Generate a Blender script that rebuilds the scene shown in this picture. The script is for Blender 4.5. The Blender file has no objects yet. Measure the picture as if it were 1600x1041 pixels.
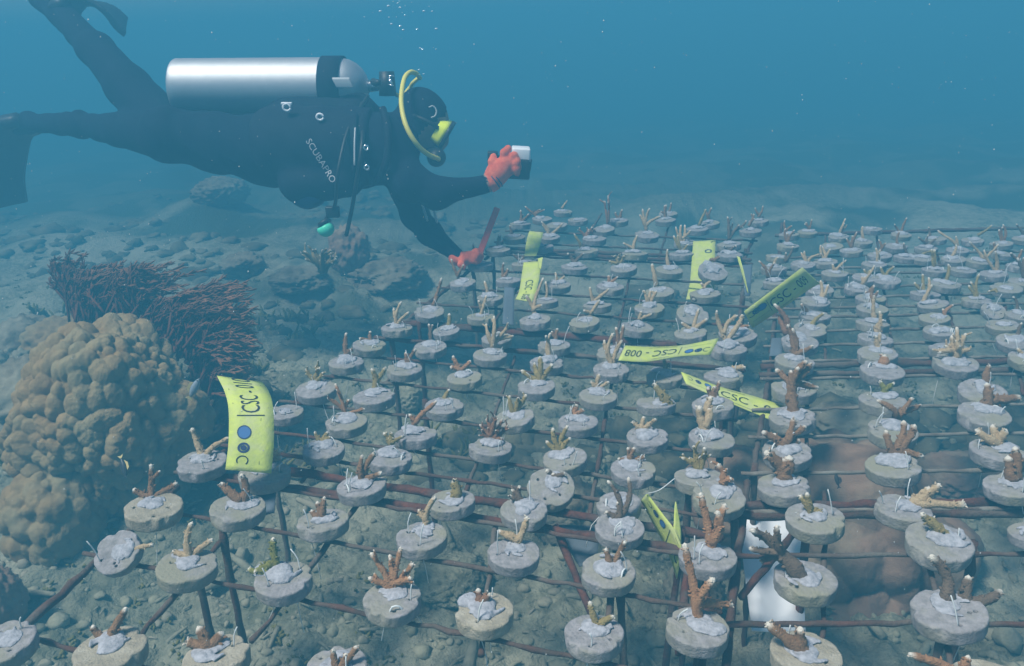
import bpy, bmesh, math, random
import numpy as np
from mathutils import Vector, Matrix, noise
random.seed(7); np.random.seed(7)
SC = bpy.context.scene
COL = SC.collection

# ------------------------------------------------------------------ camera
F = 1300.0                                   # focal length for a 1600 px wide picture
PITCH, ROLL = math.radians(20.06), math.radians(2.55)
HT = 0.42                                    # height of the disc tops over the seabed
HC = HT + 0.687                              # camera height
_n = Vector((math.sin(ROLL)*math.cos(PITCH), math.cos(ROLL)*math.cos(PITCH), math.sin(PITCH)))   # world down, seen by the camera (x right, y down, z forward)
_f = (Vector((0, 0, 1)) - _n*_n.z).normalized()
_x = _f.cross(-_n).normalized()
ROT = Matrix((_x, _f, -_n))                  # camera axes -> world
CAM = Vector((0, 0, HC))
cd = bpy.data.cameras.new('camera'); cam = bpy.data.objects.new('camera', cd); COL.objects.link(cam)
cd.sensor_width = 36; cd.lens = F/1600*36; cd.clip_start = .01; cd.clip_end = 500
m3 = ROT @ Matrix(((1, 0, 0), (0, -1, 0), (0, 0, -1)))
cam.matrix_world = Matrix.Translation(CAM) @ m3.to_4x4()
SC.camera = cam
RIGHT = ROT @ Vector((1, 0, 0))

# ------------------------------------------------------------------ light, sky, exposure
SUN_EL, SUN_AZ = math.radians(62), math.radians(238)     # azimuth clockwise from +Y
w = bpy.data.worlds.new('World'); SC.world = w; w.use_nodes = True
nt = w.node_tree; bg = nt.nodes['Background']
sky = nt.nodes.new('ShaderNodeTexSky'); sky.sky_type = 'NISHITA'; sky.sun_disc = False
sky.sun_elevation = SUN_EL; sky.sun_rotation = SUN_AZ; sky.ozone_density = 2.0
nt.links.new(sky.outputs[0], bg.inputs[0]); bg.inputs[1].default_value = 0.10
sd = bpy.data.lights.new('sun', 'SUN'); sun = bpy.data.objects.new('sun', sd); COL.objects.link(sun)
sd.energy = 5.0; sd.angle = math.radians(12); sd.color = (1.0, .97, .9)
sdir = Vector((math.sin(SUN_AZ)*math.cos(SUN_EL), math.cos(SUN_AZ)*math.cos(SUN_EL), math.sin(SUN_EL)))
sun.rotation_euler = sdir.to_track_quat('Z', 'Y').to_euler(); sun.location = (0, 0, 30)
SC.view_settings.view_transform = 'Standard'; SC.view_settings.look = 'None'
SC.view_settings.exposure = 0.40; SC.view_settings.gamma = 1
SC.render.engine = 'CYCLES'
SC.cycles.use_denoising = True
SC.cycles.max_bounces = 6; SC.cycles.volume_bounces = 1
SC.cycles.filter_width = 1.5
SC.cycles.caustics_reflective = False; SC.cycles.caustics_refractive = False

# ------------------------------------------------------------------ helpers
def ray(u, v):
    return (ROT @ Vector(((u-800)/F, (v-520.5)/F, 1.0)))
def at_depth(u, v, d):                        # point of the picture at a distance d along the view axis
    return CAM + ray(u, v)*d
def at_plane(u, v, z):                        # point of the picture on the level z
    r = ray(u, v)
    return CAM + r*((z-HC)/r.z)
def depth_of(p):
    return (p-CAM).dot(ROT @ Vector((0, 0, 1)))

def tag(o, label=None, cat=None, group=None, kind=None):
    if label: o['label'] = label
    if cat: o['category'] = cat
    if group: o['group'] = group
    if kind: o['kind'] = kind
    return o
def empty(name, loc, label=None, cat=None, group=None):
    o = bpy.data.objects.new(name, None); COL.objects.link(o); o.location = loc
    o.empty_display_size = .02
    return tag(o, label, cat, group)
def link(name, me, mat=None, parent=None, smooth=True, loc=None):
    o = bpy.data.objects.new(name, me); COL.objects.link(o)
    if mat is not None and not me.materials:
        for m in (mat if isinstance(mat, (list, tuple)) else [mat]): me.materials.append(m)
    if parent is not None: o.parent = parent
    if loc is not None: o.location = loc
    if smooth and me.polygons: me.polygons.foreach_set('use_smooth', [True]*len(me.polygons))
    return o
class MB:
    """collects points and faces of one mesh; 'off' is subtracted so a child sits local to its parent"""
    def __init__(s, off=None):
        s.v = []; s.f = []; s.a = []; s.m = []; s.off = Vector(off) if off is not None else Vector((0, 0, 0))
    def add(s, vs, fs, att=0.0, mi=0):
        b = len(s.v)
        s.v += [tuple(Vector(p)-s.off) for p in vs]
        s.f += [tuple(i+b for i in f) for f in fs]
        s.a += list(att) if hasattr(att, '__len__') else [att]*len(vs)
        s.m += [mi]*len(fs)
    def tube(s, pts, rad, n=8, att=0.0, mi=0, cap=True, jit=0.0):
        pts = [Vector(p) for p in pts]
        if not hasattr(rad, '__len__'): rad = [rad]*len(pts)
        if not hasattr(att, '__len__'): att = [att]*len(pts)
        t0 = (pts[1]-pts[0]).normalized()
        a = t0.orthogonal().normalized(); vs = []; at = []
        for i, p in enumerate(pts):
            t = (pts[min(i+1, len(pts)-1)]-pts[max(i-1, 0)]).normalized()
            a = (a-t*a.dot(t)).normalized(); b = t.cross(a)
            for k in range(n):
                th = 2*math.pi*k/n
                r = rad[i]*(1+(random.uniform(-jit, jit) if jit else 0))
                vs.append(p+(a*math.cos(th)+b*math.sin(th))*r); at.append(att[i])
        fs = [(i*n+k, i*n+(k+1) % n, (i+1)*n+(k+1) % n, (i+1)*n+k) for i in range(len(pts)-1) for k in range(n)]
        if cap:
            fs.append(tuple(range(n-1, -1, -1)))
            e = len(pts)*n-n
            tip = pts[-1]+(pts[-1]-pts[-2]).normalized()*rad[-1]*(.8 if rad[-1] < .0095 else .06)
            vs.append(tip); at.append(att[-1]); q = len(vs)-1
            fs += [(e+k, e+(k+1) % n, q) for k in range(n)]
        s.add(vs, fs, at, mi)
    def box(s, c, ax, ay, az, mi=0, bev=0.0):
        c, ax, ay, az = map(Vector, (c, ax, ay, az))
        if bev:
            bm = bmesh.new(); bmesh.ops.create_cube(bm, size=2)
            bmesh.ops.scale(bm, vec=(ax.length, ay.length, az.length), verts=bm.verts)
            bmesh.ops.bevel(bm, geom=bm.edges[:], offset=bev, segments=2, affect='EDGES', profile=.6)
            X, Y, Z = ax.normalized(), ay.normalized(), az.normalized()
            vs = [c+X*v.co.x+Y*v.co.y+Z*v.co.z for v in bm.verts]
            bm.verts.index_update(); fs = [tuple(v.index for v in f.verts) for f in bm.faces]; bm.free()
            s.add(vs, fs, 0.0, mi); return
        vs = [c+ax*i+ay*j+az*k for i in (-1, 1) for j in (-1, 1) for k in (-1, 1)]
        s.add(vs, [(0, 1, 3, 2), (4, 6, 7, 5), (0, 4, 5, 1), (2, 3, 7, 6), (0, 2, 6, 4), (1, 5, 7, 3)], 0.0, mi)
    def mesh(s, name, att=False):
        me = bpy.data.meshes.new(name); me.from_pydata(s.v, [], s.f); me.update()
        if any(s.m): me.polygons.foreach_set('material_index', s.m)
        if att:
            at = me.attributes.new('tone', 'FLOAT', 'POINT'); at.data.foreach_set('value', s.a)
        return me
    def build(s, name, mat, parent=None, smooth=True, att=False):
        return link(name, s.mesh(name, att), mat, parent, smooth)
def spline(pts, n):
    pts = [Vector(p) for p in pts]; out = []
    P = [pts[0]*2-pts[1]]+pts+[pts[-1]*2-pts[-2]]
    for i in range(n+1):
        t = i/n*(len(pts)-1); k = min(int(t), len(pts)-2); t -= k
        a, b, c, d = P[k:k+4]
        out.append(.5*((2*b)+(c-a)*t+(2*a-5*b+4*c-d)*t*t+(3*b-a-3*c+d)*t**3))
    return out

# ---- smooth-union bodies: round cones blended on a grid, skinned with surface nets
def sd_cone(P, a, b, r1, r2, sq=(1, 1, 1)):
    a = np.array(a); b = np.array(b); d = b-a; L = max((d*d).sum(), 1e-9)
    t = np.clip(((P-a)@d)/L, 0, 1)
    q = P-a-t[..., None]*d
    return np.sqrt((q*q).sum(-1))-(r1+(r2-r1)*t)
def sd_ell(P, c, axes, R=None):
    q = P-np.array(c)
    if R is not None: q = q@np.array(R)
    ax = np.array(axes)
    k0 = np.sqrt(((q/ax)**2).sum(-1)); k1 = np.sqrt(((q/ax**2)**2).sum(-1))+1e-9
    return k0*(k0-1)/k1
def smin(a, b, k):
    h = np.clip(.5+.5*(b-a)/k, 0, 1)
    return b*(1-h)+a*h-k*h*(1-h)
def surface_nets(fn, lo, hi, res):
    lo = np.array(lo); n = np.ceil((np.array(hi)-lo)/res).astype(int)+1
    g = np.stack(np.meshgrid(*[lo[i]+np.arange(n[i])*res for i in range(3)], indexing='ij'), -1)
    S = fn(g)
    c = [S[i:n[0]-1+i, j:n[1]-1+j, k:n[2]-1+k] for i in (0, 1) for j in (0, 1) for k in (0, 1)]
    neg = sum((x < 0).astype(int) for x in c); act = (neg > 0) & (neg < 8)
    idx = -np.ones(act.shape, int); ids = np.argwhere(act); idx[act] = np.arange(len(ids))
    acc = np.zeros((len(ids), 3)); cnt = np.zeros(len(ids))
    off = [(i, j, k) for i in (0, 1) for j in (0, 1) for k in (0, 1)]
    sv = [x[act] for x in c]
    for p in range(8):
        for q in range(p+1, 8):
            if sum(abs(off[p][i]-off[q][i]) for i in range(3)) != 1: continue
            cr = (sv[p] < 0) != (sv[q] < 0)
            t = np.where(cr, sv[p]/(sv[p]-sv[q]+1e-12), 0)[:, None]
            pt = np.array(off[p])*(1-t)+np.array(off[q])*t
            acc[cr] += pt[cr]; cnt[cr] += 1
    V = lo+(ids+acc/np.maximum(cnt, 1)[:, None])*res
    faces = []
    for ax in range(3):
        b, cx = (ax+1) % 3, (ax+2) % 3
        s0 = np.take(S, range(0, n[ax]-1), ax); s1 = np.take(S, range(1, n[ax]), ax)
        for e in np.argwhere((s0 < 0) != (s1 < 0)):
            if e[b] == 0 or e[cx] == 0 or e[b] >= n[b]-1 or e[cx] >= n[cx]-1: continue
            q = []
            for db, dc in ((0, 0), (-1, 0), (-1, -1), (0, -1)):
                z = e.copy(); z[b] += db; z[cx] += dc; q.append(int(idx[tuple(z)]))
            if min(q) < 0: continue
            faces.append(tuple(q) if s0[tuple(e)] < 0 else tuple(q[::-1]))
    return V, faces
def net_mesh(name, fn, lo, hi, res, off=(0, 0, 0)):
    V, Fc = surface_nets(fn, lo, hi, res)
    me = bpy.data.meshes.new(name); me.from_pydata((V-np.array(off)).tolist(), [], Fc); me.update()
    return me

# ------------------------------------------------------------------ materials
def mat(name, col, rough=.8, var=None, scale=20.0, bump=0.0, bscale=60.0, metal=0.0, spec=.3, detail=5, var2=None, scale2=6, thr=(.35, .65), tone=None, tone_rng=(0, 1), bd=.004):
    """principled material; base colour mottled between col, var and var2; optional tone attribute mix; bump"""
    m = bpy.data.materials.new(name); m.use_nodes = True; t = m.node_tree; N = t.nodes; L = t.links
    p = N['Principled BSDF']; p.inputs['Roughness'].default_value = rough; p.inputs['Metallic'].default_value = metal
    p.inputs['Specular IOR Level'].default_value = spec
    tc = N.new('ShaderNodeTexCoord'); g = N.new('ShaderNodeNewGeometry')
    def noise_n(sc, det=detail):
        n = N.new('ShaderNodeTexNoise'); n.inputs['Scale'].default_value = sc; n.inputs['Detail'].default_value = det
        n.inputs['Roughness'].default_value = .62; L.new(g.outputs['Position'], n.inputs['Vector']); return n
    def ramp(src, a, b):
        r = N.new('ShaderNodeMapRange'); r.inputs[1].default_value = a; r.inputs[2].default_value = b
        L.new(src, r.inputs[0]); return r.outputs[0]
    def mix(f, a, b):
        x = N.new('ShaderNodeMix'); x.data_type = 'RGBA'
        L.new(f, x.inputs[0])
        for s, q in ((6, a), (7, b)):
            if isinstance(q, tuple): x.inputs[s].default_value = (*q, 1)
            else: L.new(q, x.inputs[s])
        return x.outputs[2]
    c = None
    if var: c = mix(ramp(noise_n(scale).outputs[0], *thr), col, var)
    if var2: c = mix(ramp(noise_n(scale2).outputs[0], .45, .65), c if c is not None else col, var2)
    if tone:
        a = N.new('ShaderNodeAttribute'); a.attribute_name = 'tone'
        c = mix(ramp(a.outputs['Fac'], *tone_rng), c if c is not None else col, tone)
    if c is None: p.inputs['Base Color'].default_value = (*col, 1)
    else: L.new(c, p.inputs['Base Color'])
    if bump:
        b = N.new('ShaderNodeBump'); b.inputs['Strength'].default_value = bump; b.inputs['Distance'].default_value = bd
        L.new(noise_n(bscale, 6).outputs[0], b.inputs['Height']); L.new(b.outputs[0], p.inputs['Normal'])
    return m
M = {}
M['sand'] = mat('silty sand', (.42, .405, .285), .95, (.19, .19, .125), 34, 1.0, 70, var2=(.48, .46, .34), scale2=3.2, spec=.1, bd=.02, tone=(.075, .095, .055), tone_rng=(0, 1))
M['rubble'] = mat('coral rubble', (.37, .355, .25), .95, (.20, .195, .13), 30, .8, 120, var2=(.33, .30, .22), scale2=9, spec=.1)
M['rock'] = mat('silted rock', (.24, .21, .15), .95, (.12, .10, .07), 22, .9, 110, var2=(.32, .29, .21), scale2=7, spec=.1)
M['concrete'] = mat('cast concrete', (.38, .355, .355), .92, (.24, .225, .22), 90, .7, 260, var2=(.31, .29, .21), scale2=9, spec=.15)
M['concrete_sandy'] = mat('sandy concrete', (.44, .385, .28), .92, (.27, .235, .18), 120, .9, 330, var2=(.50, .45, .35), scale2=60, spec=.15)
M['putty'] = mat('epoxy putty', (.49, .49, .52), .85, (.31, .31, .33), 110, 1.0, 150, spec=.25)
M['rust'] = mat('rusty rebar', (.17, .055, .03), .85, (.07, .035, .025), 40, .8, 220, var2=(.10, .085, .075), scale2=12, spec=.2)
M['rust_dark'] = mat('silted rebar', (.075, .055, .042), .9, (.13, .06, .04), 26, .8, 220, var2=(.16, .14, .115), scale2=7, spec=.2)
M['rod_pale'] = mat('silted pale rod', (.26, .24, .20), .9, (.13, .10, .075), 18, .6, 200, spec=.15)
M['line'] = mat('nylon line', (.70, .72, .70), .4, spec=.4)
def coral_mat(n, a, b): return mat(n, a, .85, b, 160, 1.0, 420, tone=(.85, .78, .66), tone_rng=(.68, 1.0), spec=.12)
M['c_brown'] = coral_mat('brown staghorn', (.36, .21, .11), (.24, .135, .07))
M['c_dark'] = coral_mat('dark staghorn', (.17, .12, .085), (.23, .165, .11))
M['c_orange'] = coral_mat('orange staghorn', (.50, .27, .135), (.36, .185, .09))
M['c_red'] = coral_mat('reddish bushy coral', (.36, .19, .105), (.25, .13, .07))
M['c_pale'] = coral_mat('pale staghorn', (.62, .47, .28), (.46, .33, .19))
M['c_yellow'] = coral_mat('yellow brown coral', (.42, .33, .13), (.30, .22, .09))
M['c_green'] = coral_mat('yellow green coral', (.32, .31, .08), (.20, .19, .05))
M['bommie'] = mat('lobed stony coral', (.41, .285, .135), .9, (.28, .19, .09), 30, 1.0, 380, var2=(.36, .30, .17), scale2=6, spec=.15)
M['mound'] = mat('smooth brown coral', (.29, .185, .125), .85, (.21, .135, .095), 16, .5, 300, var2=(.34, .26, .18), scale2=7, spec=.2)
M['weed'] = mat('brown feathery seaweed', (.10, .038, .021), .9, (.15, .06, .034), 40, tone=(.30, .15, .085), tone_rng=(.45, 1.), spec=.1)
M['algae'] = mat('turf algae', (.23, .20, .06), .9, (.13, .13, .05), 60, spec=.1)
M['tag'] = mat('yellow plastic tag', (.62, .70, .13), .55, (.50, .57, .15), 55, .3, 200, var2=(.56, .60, .24), scale2=38, spec=.3)
M['ink'] = mat('black print', (.02, .025, .025), .6)
M['ink_blue'] = mat('blue print', (.07, .17, .38), .6)
M['ink_navy'] = mat('navy print', (.03, .05, .12), .6)
M['ink_white'] = mat('white print', (.75, .8, .75), .6)
M['slate'] = mat('white plastic sheet', (.86, .87, .88), .4, (.82, .83, .85), 12, spec=.4)
M['slate_shaded'] = mat('shade-toned plastic plate', (.13, .16, .19), .8, (.10, .12, .14), 15, spec=.2)  # white plates, colour darkened and blued to stand for shade and haze
M['suit'] = mat('haze-tinted black neoprene', (.005, .009, .022), .85, (.008, .013, .030), 60, .25, 300, spec=.12)  # black suit; navy tint in the base colour imitates the blue haze
M['nylon'] = mat('black nylon', (.005, .008, .020), .75, (.010, .014, .028), 120, .35, 500, spec=.15)
M['navy'] = mat('navy nylon', (.015, .04, .12), .6, spec=.3)
M['rubber'] = mat('black rubber', (.015, .015, .016), .5, spec=.4)
M['skin'] = mat('wet skin', (.30, .19, .14), .6, (.24, .15, .11), 30, spec=.3)
M['glove'] = mat('orange knitted glove', (1.0, .21, .09), .85, (.72, .10, .04), 60, 1.0, 420, spec=.2)
M['tank'] = mat('brushed aluminium', (.54, .55, .56), .56, (.50, .51, .52), 25, .15, 300, metal=.9, spec=.5)
M['chrome'] = mat('chrome', (.8, .8, .8), .2, metal=1.0)
M['hose_yellow'] = mat('yellow hose', (.75, .66, .12), .5, spec=.4)
M['mask_yellow'] = mat('yellow mask skirt', (.85, .95, .03), .4, spec=.4)
M['mint'] = mat('mint green plastic', (.12, .80, .50), .4, spec=.4)
M['grey_plastic'] = mat('grey plastic', (.45, .47, .48), .5, spec=.4)
M['red_tape'] = mat('red plastic', (.72, .09, .05), .6, spec=.3)
M['fin'] = mat('dark fin rubber', (.02, .025, .035), .5, spec=.4)
M['tan'] = mat('tan patch', (.45, .35, .17), .7)
M['glass'] = mat('mask glass', (.05, .07, .08), .1, spec=.6)
M['reef'] = mat('overgrown reef rubble', (.15, .135, .08), .95, (.06, .055, .035), 16, .9, 100, var2=(.24, .21, .13), scale2=5, spec=.1)
# ------------------------------------------------------------------ the setting: seabed, haze, rocks
def fbm(x, y, z, o=4):
    return noise.fractal(Vector((x, y, z)), 1.0, 2.0, o)
def seabed_z(x, y, fine=True):
    z = .05*fbm(x*.8+3, y*.8, 1.3, 3) + .03*noise.noise(Vector((x*2.6, y*2.6, 4)))
    if x < -.35: z += .10*min(1, (-.35-x)/.8)*(.5+.5*noise.noise(Vector((x*1.3, y*1.3, 9))))   # the reef rises away from the tables
    far = max(0, y-2.4)
    z += .10*min(far, 2)/2*noise.noise(Vector((x*1.6, y*1.6, 2)))
    out = x < -.2-.12*y
    if y > 1.8 and y < 9:                                     # low reef patches
        v = noise.voronoi(Vector((x*4.2, y*4.2, 3)))[0]; z += (.06 if out else .03)*min(1, (y-1.8)/.6)*max(0, min(1, (5.2-y)/1.5))*max(0, .62-v[0])*(1+noise.noise(Vector((x*2, y*2, 5))))
    z -= .055*max(0, min(y, 40)-5.5)   # the slope falls away beyond the racks
    if fine and y < 7:
        a = noise.voronoi(Vector((x*16, y*16, 0)))[0]
        z += .022*max(0, .55-a[0])*(.6+.8*noise.noise(Vector((x*4, y*4, 7))))
        z += .018*noise.noise(Vector((x*22, y*22, 3)))
        if y < 3.2: z += .010*noise.noise(Vector((x*55, y*55, 5)))+.0045*noise.noise(Vector((x*110, y*110, 6)))-.010*max(0, noise.noise(Vector((x*34, y*34, 8)))-.15)
    return z
def graded(lo, hi, step, far, grow=1.09):
    a = list(np.arange(lo, hi, step)); s = step
    b = a[-1]
    while b < far: s *= grow; b += s; a.append(b)
    s = step; b = a[0]
    while b > -far: s *= grow; b -= s; a.insert(0, b)
    return a
XS = graded(-1.45, 1.45, .0085, 48, 1.045); YS = [y for y in graded(.5, 2.7, .0085, 48, 1.045) if y > -6]
nx, ny = len(XS), len(YS)
me = bpy.data.meshes.new('seabed')
me.from_pydata([(x, y, seabed_z(x, y)) for y in YS for x in XS], [],
               [(j*nx+i, j*nx+i+1, (j+1)*nx+i+1, (j+1)*nx+i) for j in range(ny-1) for i in range(nx-1)])
at = me.attributes.new('tone', 'FLOAT', 'POINT')                # weed patches; far bottom also darkened in colour to melt into the haze
at.data.foreach_set('value', [min(1, max(0, (y-3.8-.25*abs(x))/1.6))*.8+max(0, min(.8, (noise.fractal(Vector((x*1.7, y*1.7, 31)), 1, 2, 4)-.02)*2.2))*(1 if y > 1.7 else .45) for y in YS for x in XS])
tag(link('seabed', me, M['sand']), kind='structure')

def rock_mesh(name, rad, seed, sub=4, rough=.28, fine=.13):
    bm = bmesh.new(); bmesh.ops.create_icosphere(bm, subdivisions=sub, radius=1)
    for v in bm.verts:
        d = v.co.normalized(); s = Vector((seed*3.1, seed*1.7, seed))
        r = 1+rough*noise.fractal(d*1.3+s, 1, 2, 4)+fine*noise.noise(d*7+s)+fine*.6*noise.noise(d*15+s)+fine*.4*noise.noise(d*31+s)
        v.co = Vector((d.x*r*rad[0], d.y*r*rad[1], d.z*r*rad[2]))
    me = bpy.data.meshes.new(name); bm.to_mesh(me); bm.free(); return me
def rock(u, v, d0, wpx, hpx, label, seed, m='rock', name='rock', cat='rock', rough=.28, deep=1.0, sub=5):
    d = d0
    for _ in range(40):                                       # slide along the sight line until it rests on the seabed
        p = at_depth(u, v, d); g = seabed_z(p.x, p.y, False)+hpx/2*d/F*.62
        d += (p.z-g)*.8
    p = at_depth(u, v, d); r = wpx/2*d/F
    o = link(name, rock_mesh(name, (r, r*deep, hpx/2*d/F), seed, sub, rough), M[m], loc=p)
    return tag(o, label, cat)
def lobed_mesh(name, rad, cell, seed, amp=.55, sub=7, zs=.8, big=.12, taper=0.0):
    bm = bmesh.new(); bmesh.ops.create_icosphere(bm, subdivisions=sub, radius=1)
    sd_ = Vector((seed*2.3, seed*.7, seed*5.1))
    for v in bm.verts:
        d = v.co.normalized()
        base = Vector((d.x*rad[0], d.y*rad[1], d.z*rad[2]))
        if base.z < 0: base.x *= 1+taper*d.z; base.y *= 1+taper*d.z
        q = base+Vector((noise.noise(base*9+sd_), noise.noise(base*9+sd_*2), noise.noise(base*9+sd_*3)))*cell*.35
        c = cell*(1+.35*noise.noise(base*4.0+sd_))
        f = noise.voronoi(Vector((q.x/c, q.y/c, q.z/c*zs))+sd_)[0]
        h = math.sqrt(max(0.0, 1-min(1, f[0]/.80)**2))
        k = 1+big*noise.fractal(d*1.4+sd_, 1, 2, 3)
        v.co = base*k+d*(cell*amp*h+min(cell, .034)*(.07*noise.noise(base*150)+.04*noise.noise(base*330)))
    me = bpy.data.meshes.new(name); bm.to_mesh(me); bm.free(); return me
def lobed(name, u, v, d, wpx, hpx, cell, seed, label, cat, m='bommie', **kw):
    deep = kw.pop('deep', 1.0)
    r = wpx/2*d/F
    me = lobed_mesh(name, (r, r*deep, hpx/2*d/F), cell, seed, **kw)
    return tag(link(name, me, M[m], loc=at_depth(u, v, d)), label, cat)

lobed('lobed_coral', 174, 678, 2.02, 248, 312, .025, 4, 'huge tan lobed coral boulder standing beside the rack under the feathery brown seaweed', 'coral', amp=1.05, zs=.85, big=.24, sub=8, taper=.42)
lobed('lobed_coral', 84, 808, 1.90, 122, 150, .034, 9, 'dark knobbly foot of lobed coral below the huge tan boulder', 'coral', amp=.7, sub=6, zs=.8)
rock(98, 540, 2.45, 112, 92, 'rounded brown coral head just behind the huge lobed boulder', 3, 'bommie', 'massive_coral', 'coral', .10)
rock(42, 545, 2.65, 130, 100, 'grey-green silted coral head next to the rounded brown one', 5, 'rock', 'massive_coral', 'coral', .14)
rock(55, 640, 2.1, 170, 150, 'pale sand-covered rock sloping against the huge lobed boulder', 6, 'rock', 'rock', 'rock', .2)
rock(8, 590, 2.3, 80, 90, 'crusty yellowish rock past the pale sand-covered slope', 16, 'rubble', 'rock', 'rock', .35)
rock(-22, 945, 1.05, 110, 130, 'smooth dark stone cut off by the frame beside the nearest disc', 7, 'mound', 'rock', 'rock', .08)
rock(345, 300, 4.2, 84, 46, 'hazy domed coral head below the diver\'s belly', 8, 'rock', 'massive_coral', 'coral', .10)
rock(378, 414, 3.4, 66, 36, 'dark weedy rock between seaweed and mint green regulator', 10, 'rock', 'rock', 'rock', .3)
rock(545, 395, 3.5, 66, 80, 'tall brown rock behind the mint green regulator', 11, 'mound', 'rock', 'rock', .22)
rock(605, 430, 3.3, 120, 46, 'wide dark rock under the diver\'s reaching arm', 12, 'rock', 'rock', 'rock', .35)
rock(468, 436, 3.3, 90, 34, 'low mossy rock under the small branching coral', 13, 'rock', 'rock', 'rock', .35)
rock(330, 640, 2.2, 70, 60, 'orange-brown weedy stone behind the curled yellow tag', 15, 'mound', 'rock', 'rock', .3)
rock(655, 505, 2.75, 90, 40, 'pale flat stone beside the rack below the reaching arm', 21, 'rubble', 'rock', 'rock', .3)
rock(640, 622, 1.95, 52, 52, 'squarish sandy stone seen through the rack behind the knobbly corals', 22, 'rubble', 'rock', 'rock', .2)
rock(1085, 930, 1.45, 90, 110, 'grey-green boulder under the rack beside the folded tag', 24, 'rock', 'rock', 'rock', .2)
rock(890, 800, 1.75, 130, 90, 'silted flat boulder below the grey plate', 25, 'rock', 'rock', 'rock', .25)
rock(705, 905, 1.52, 120, 60, 'smooth silted slab below the middle of the front row', 26, 'sand', 'rock', 'rock', .12)
rock(1330, 665, 1.92, 130, 60, 'silted greenish slab beyond the brown lobed coral', 27, 'rock', 'rock', 'rock', .2)
rock(1500, 745, 1.75, 120, 60, 'dull brown slab next to the brown lobed coral', 28, 'mound', 'rock', 'rock', .22)
# big smooth brown coral under the tables
lobed('brown_coral', 1300, 900, 1.86, 300, 330, .095, 2, 'large smooth chocolate-brown lobed coral under the rack around the white sheet', 'coral', 'mound', amp=.7, zs=1, big=.24, sub=7)
lobed('brown_coral', 1318, 765, 1.80, 160, 130, .12, 6, 'pinkish-brown double-humped coral lobe behind the white sheet', 'coral', 'mound', amp=.5, zs=1, big=.1, sub=6)
lobed('brown_coral', 1150, 775, 1.75, 130, 80, .12, 11, 'flat brown coral lobe between the folded tag and the white sheet', 'coral', 'mound', amp=.35, zs=1, sub=5)

# loose rubble: uncountable
rb = MB(); ico = bmesh.new(); bmesh.ops.create_icosphere(ico, subdivisions=2, radius=1)
IV = [v.co.copy() for v in ico.verts]; ico.verts.index_update(); IF = [tuple(v.index for v in f.verts) for f in ico.faces]; ico.free()
rr = random.Random(3)
for i in range(5200):
    y = .7+2.6*rr.random()**1.7; x = rr.uniform(-.85, .85)*max(y, .9)
    if noise.noise(Vector((x*2.2, y*2.2, 20))) < -.28: continue
    z = seabed_z(x, y); s = rr.uniform(.003, .012)*(1 if rr.random() < .94 else 2.2)
    if rr.random() < .35:                                    # broken coral fingers
        a = rr.uniform(0, 6.28); L = s*rr.uniform(2, 4); d = Vector((math.cos(a), math.sin(a), rr.uniform(-.1, .35)))
        p0 = Vector((x, y, z+s*.2)); rb.tube([p0, p0+d*L*.5+Vector((0, 0, s*.15)), p0+d*L], [s*.45, s*.4, s*.25], 6, jit=.15)
    else:
        sx, sy, sz = s*rr.uniform(.7, 1.4), s*rr.uniform(.7, 1.4), s*rr.uniform(.5, 1); o = Vector((i, 0, 0))
        rb.add([(x+p.x*sx*(1+.4*noise.noise(p*1.5+o)), y+p.y*sy*(1+.4*noise.noise(p*1.5+o)), z+p.z*sz*(1+.4*noise.noise(p*1.5+o))+s*.15) for p in IV], IF)
tag(rb.build('rubble', M['rubble']), kind='stuff')
# turf algae: uncountable tufts
al = MB()
for i in range(900):
    y = 1.0+3.2*rr.random(); x = rr.uniform(-.8, .75)*y
    if noise.noise(Vector((x*1.8, y*1.8, 40))) < .10: continue
    z = seabed_z(x, y)
    for k in range(6):
        d = Vector((rr.gauss(0, .9), rr.gauss(0, .9), 1)).normalized(); L = rr.uniform(.005, .014)
        p = Vector((x+rr.gauss(0, .01), y+rr.gauss(0, .01), z)); al.tube([p, p+d*L*.6, p+d*L], [.0026, .0036, .0022], 5, jit=.3)
tag(al.build('turf_algae', M['algae']), kind='stuff')

# the rough reef bottom behind the racks: uncountable lumps, finger corals and weed patches
rf = MB(); rw = MB()
for i in range(2600):
    y = 1.9+4.3*rr.random()**1.2; x = rr.uniform(-.75, .72)*y
    if noise.noise(Vector((x*1.3, y*1.3, 60))) < (-.05 if x < -.12*y else .12): continue
    z = seabed_z(x, y); s = rr.uniform(.012, .05)*(.7 if rr.random() < .7 else 1.35)
    if y > 3.6 and x > 0: continue
    o = Vector((i*1.7, 0, 0)); sx, sy, sz = s*rr.uniform(.7, 1.5), s*rr.uniform(.7, 1.5), s*rr.uniform(.35, .8)
    def lump(p): k = 1+.55*noise.noise(p*1.6+o)+.25*noise.noise(p*4+o); return (x+p.x*sx*k, y+p.y*sy*k, z+p.z*sz*k)
    rf.add([lump(p) for p in IV], IF)
    if rr.random() < .5 and y < 3.4 and x < -.05*y:
        for k in range(7):
            d = Vector((rr.gauss(0, .6), rr.gauss(0, .6), 1)).normalized(); L = rr.uniform(.02, .055)
            p = Vector((x+rr.gauss(0, s*.6), y+rr.gauss(0, s*.6), z+sz*.5)); rw.tube([p, p+d*L*.6, p+d*L], [.005, .005, .003], 5, jit=.25)
tag(rf.build('reef_rubble', M['reef']), kind='stuff'); tag(rw.build('reef_turf', M['algae']), kind='stuff')

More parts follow.
